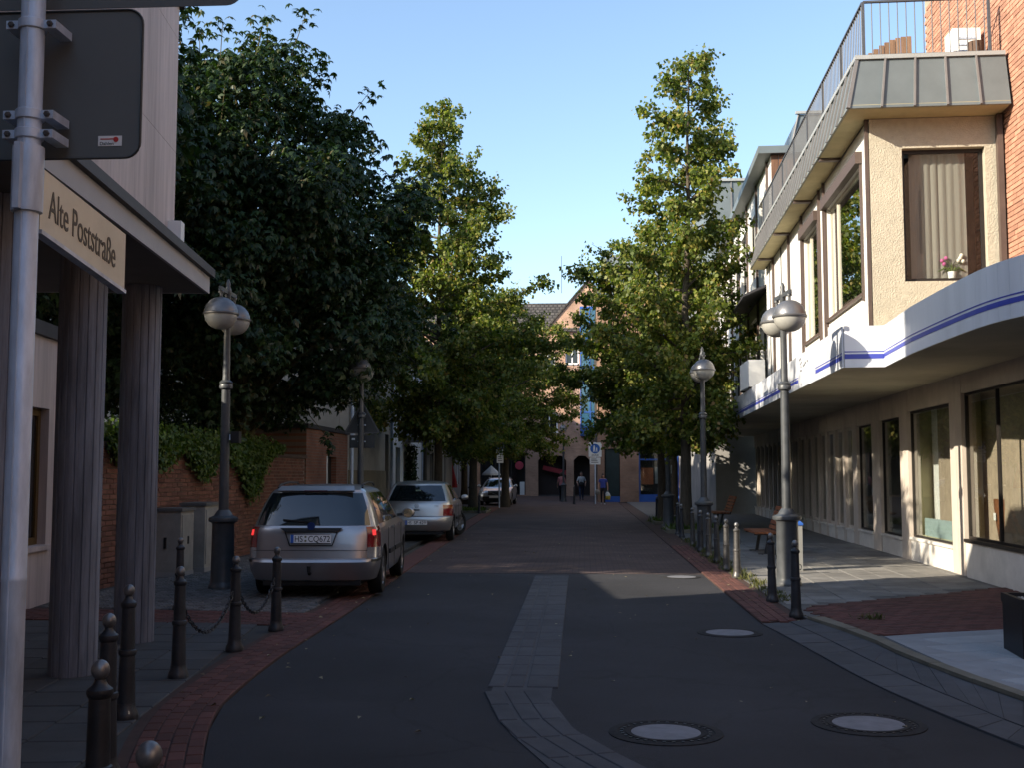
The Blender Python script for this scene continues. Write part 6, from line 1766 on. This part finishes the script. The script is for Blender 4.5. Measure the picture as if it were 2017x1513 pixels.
for mir in (False, True):
    s = -1 if mir else 1
    patch('headlight', 5, 7, fj(6), fj(3), lamp_clear, .008, t, mir)
    mm = MB().sphere((0, 0, 0), .11, 12, 8); mm.v = [(x, y * .6, z * .72) for x, y, z in mm.v]
    mm.build('mirror', silver3, t, smooth=60, loc=(s * .99, 2.95, 1.02))
    MB().tube([(s * .57, .75, 1.41), (s * .55, 1.4, 1.48), (s * .55, 2.0, 1.44)], .014, 6).build('roof_rail', silver3, t, smooth=50)
pl_ = MB().box(-.26, .26, 4.515, 4.53, .4, .51).build('number_plate', plate_w, t)
MB().box(-.62, .62, .16, 4.2, .17, .28).build('underbody', paint_k, t)

# ------------------------------------------------------------------ people
skin = M('skin', (.36, .2, .14), .6, var=.08)
def skin_mesh(verts, edges, radii, root=0, sub=2):
    me = bpy.data.meshes.new('figure'); me.from_pydata(verts, edges, [])
    o = bpy.data.objects.new('tmp_fig', me); COL.objects.link(o)
    o.modifiers.new('skin', 'SKIN')
    if not me.skin_vertices: me.skin_vertices.new() if hasattr(me.skin_vertices, 'new') else None
    for i, d in enumerate(me.skin_vertices[0].data):
        r = radii[i]; d.radius = r if isinstance(r, tuple) else (r, r); d.use_root = (i == root)
    s = o.modifiers.new('sub', 'SUBSURF'); s.levels = sub; s.render_levels = sub
    dg = bpy.context.evaluated_depsgraph_get(); dg.update()
    nm = bpy.data.meshes.new_from_object(o.evaluated_get(dg))
    bpy.data.objects.remove(o)
    return nm
def person(label, x, y, rot, h, top, legs, hair_c, pose, hair_len=.1, shoe=(.03, .03, .03), skirtless=True):
    t = thing('person', label, 'person', (x, y, .004), rot, 'people walking at the end of the street')
    k = h / 1.75
    st = pose['stride']; aw = pose['arms']
    # facing -Y
    V = [(0, 0, .95), (0, .01, 1.12), (0, .015, 1.3), (0, .02, 1.44), (0, .0, 1.52), (0, -.01, 1.56)]
    E = [(0, 1), (1, 2), (2, 3), (3, 4), (4, 5)]
    Rr = [(.17, .115), (.155, .1), (.175, .115), (.13, .09), .055, .052]
    def add(p, par, r):
        V.append(p); Rr.append(r); E.append((par, len(V) - 1)); return len(V) - 1
    for s in (-1, 1):
        a = add((s * .165, .02, 1.425), 3, .062)
        el = aw[0 if s < 0 else 1]
        b = add((s * (.2 + el[0]), .02 + el[1], 1.15), a, .047)
        c = add((s * (.21 + el[2]), .0 + el[3], .93 + el[4]), b, .035)
        d = add((s * (.21 + el[2]), -.02 + el[3], .85 + el[4]), c, (.022, .04))
        for q in range(4): add((s * (.21 + el[2]), -.05 + .022 * q + el[3], .77 + el[4] + .01 * abs(q - 1.5)), d, .009)
        add((s * (.19 + el[2]), -.065 + el[3], .82 + el[4]), d, .01)
        f = st if s > 0 else -st
        hp = add((s * .09, .0, .88), 0, .092)
        kn = add((s * .095, -.18 * f - .02, .5), hp, .064)
        an = add((s * .095, -.32 * f + (.04 if f < 0 else 0), .1 + (.06 if f < 0 else 0)), kn, .042)
        hl = add((s * .1, -.32 * f - .03 + (.04 if f < 0 else 0), .05 + (.05 if f < 0 else 0)), an, .042)
        add((s * .11, -.32 * f - .17 + (.04 if f < 0 else 0), .035 + (.01 if f < 0 else 0)), hl, (.038, .03))
    me = skin_mesh([(a * k, b * k, c * k) for a, b, c in V], E, [((r[0] * k, r[1] * k) if isinstance(r, tuple) else r * k) for r in Rr])
    for m in (skin, top, legs, M('shoe_%d' % int(shoe[0] * 1000), shoe, .6)): me.materials.append(m)
    mi = []
    for p in me.polygons:
        z = p.center.z / k; xx = abs(p.center.x / k)
        if z > 1.47: mi.append(0)
        elif xx > .195 and z < (pose.get('sleeve', 1.2)): mi.append(0)
        elif z > .97 or (xx > .24): mi.append(1)
        elif z > .11: mi.append(2)
        else: mi.append(3)
    me.polygons.foreach_set('material_index', mi); me.polygons.foreach_set('use_smooth', [True] * len(mi)); me.update()
    b = link('body', me, t)
    # head: shaped skull with nose, brow, chin, eyes, ears
    hm = MB().sphere((0, 0, 0), .105, 18, 14)
    nv = []
    for px, py, pz in hm.v:
        px *= .78; pz *= 1.14; py *= .95
        if pz < -.03: px *= 1 - .25 * min(1, (-.03 - pz) / .08)
        if py < -.07 and abs(px) < .02 and -.03 < pz < .02: py -= .02
        nv.append((px, py, pz))
    hm.v = nv
    head = hm.build('head', skin, t, smooth=60, loc=(0, -.015 * k, 1.64 * k)); head.scale = (k, k, k)
    f = MB()
    for s in (-1, 1): f.sphere((s * .03, -.088, .005), .011, 8, 6)
    f.build('eyes', paint_k, head, smooth=60)
    f = MB(); f.bar((-.022, -.088, -.055), (.022, -.088, -.055), .006, .008); f.build('mouth', M('lips', (.3, .1, .08), .6), head)
    f = MB()
    for s in (-1, 1): f.sphere((s * .082, .005, -.005), .022, 8, 6, sz=1.4)
    f.build('ears', skin, head, smooth=60)
    hh = MB().sphere((0, 0, 0), .113, 18, 14)
    vv = []
    for px, py, pz in hh.v:
        px *= .82; pz *= 1.15; py *= .98
        if py < -.035 and pz < .055: py = -.035 + (py + .035) * .1
        if pz < -.02: pz = pz * (1 + hair_len * 6) if py > -.03 else -.02
        vv.append((px, py + .012, pz + .012))
    hh.v = vv
    hh.build('hair', M('hair_%d' % int(hair_c[0] * 1000), hair_c, .7, var=.3, scale=30), head, smooth=60)
    return t
trs_d = M('dark_trousers', (.015, .015, .02), .9); jeans = M('blue_jeans', (.03, .045, .09), .9)
AR = [(.03, .05, .05, -.02, 0), (.03, -.03, .05, -.12, .02)]
person('person in a pink shirt and dark trousers walking away', -1.38, 70.5, R(180), 1.76, M('pink_shirt', (.42, .16, .17), .9), trs_d, (.05, .035, .025), dict(stride=.6, arms=AR, sleeve=1.2), .02)
person('person in a white shirt and jeans with a dark bag in front', -.17, 72.5, R(5), 1.78, M('white_shirt', (.5, .52, .53), .9), jeans, (.08, .06, .04), dict(stride=-.5, arms=[(.08, -.02, .02, -.14, .1), (.08, 0, .02, -.14, .1)], sleeve=1.22), .02)
person('dark haired person in a blue top carrying a plastic bag', 1.02, 62.3, R(-4), 1.66, M('blue_top', (.05, .07, .3), .9), trs_d, (.015, .012, .012), dict(stride=.55, arms=[(.06, 0, .06, -.08, .06), (.05, .02, .06, -.04, 0)], sleeve=1.3), .1, (.35, .33, .3))
def shopping_bag(x, y, z, mat, mat2, label, w=.3, h=.36):
    t = thing('bag', label, 'bag', (x, y, z))
    v = []; n = 10
    prof = [(.35, 0), (.5, .04), (.52, .5), (.4, .8), (.16, 1.0)]
    mb = MB()
    for r, zz in prof:
        for q in range(n):
            a = 2 * math.pi * q / n; mb.v.append((w * r * math.cos(a) * (1 + .08 * math.sin(3 * a + zz * 4)), w * .4 * r * math.sin(a), zz * h))
    for i in range(len(prof) - 1):
        for q in range(n): mb.f.append([i * n + q, i * n + (q + 1) % n, (i + 1) * n + (q + 1) % n, (i + 1) * n + q]); mb.m.append(1 if i < 2 and mat2 else 0)
    mb.f.append(list(range(n))[::-1]); mb.m.append(0)
    mb.build('sack', [mat, mat2 or mat], t, smooth=60)
    MB().tube([(-.03, 0, h), (-.02, 0, h + .1), (.02, 0, h + .1), (.03, 0, h)], .008, 6).build('handles', mat, t)
shopping_bag(1.26, 62.2, .28, M('white_plastic', (.55, .56, .55), .5), M('yellow_print', (.5, .38, .05), .5), 'white and yellow plastic bag in the hand of the person in blue', .3, .42)
shopping_bag(.72, 62.2, .55, M('grey_bag', (.22, .2, .18), .8), None, 'grey shoulder bag at the side of the person in blue', .26, .3)
shopping_bag(-.18, 72.26, .9, M('dark_bag', (.012, .012, .014), .8), None, 'dark bag held before the person in the white shirt', .36, .3)
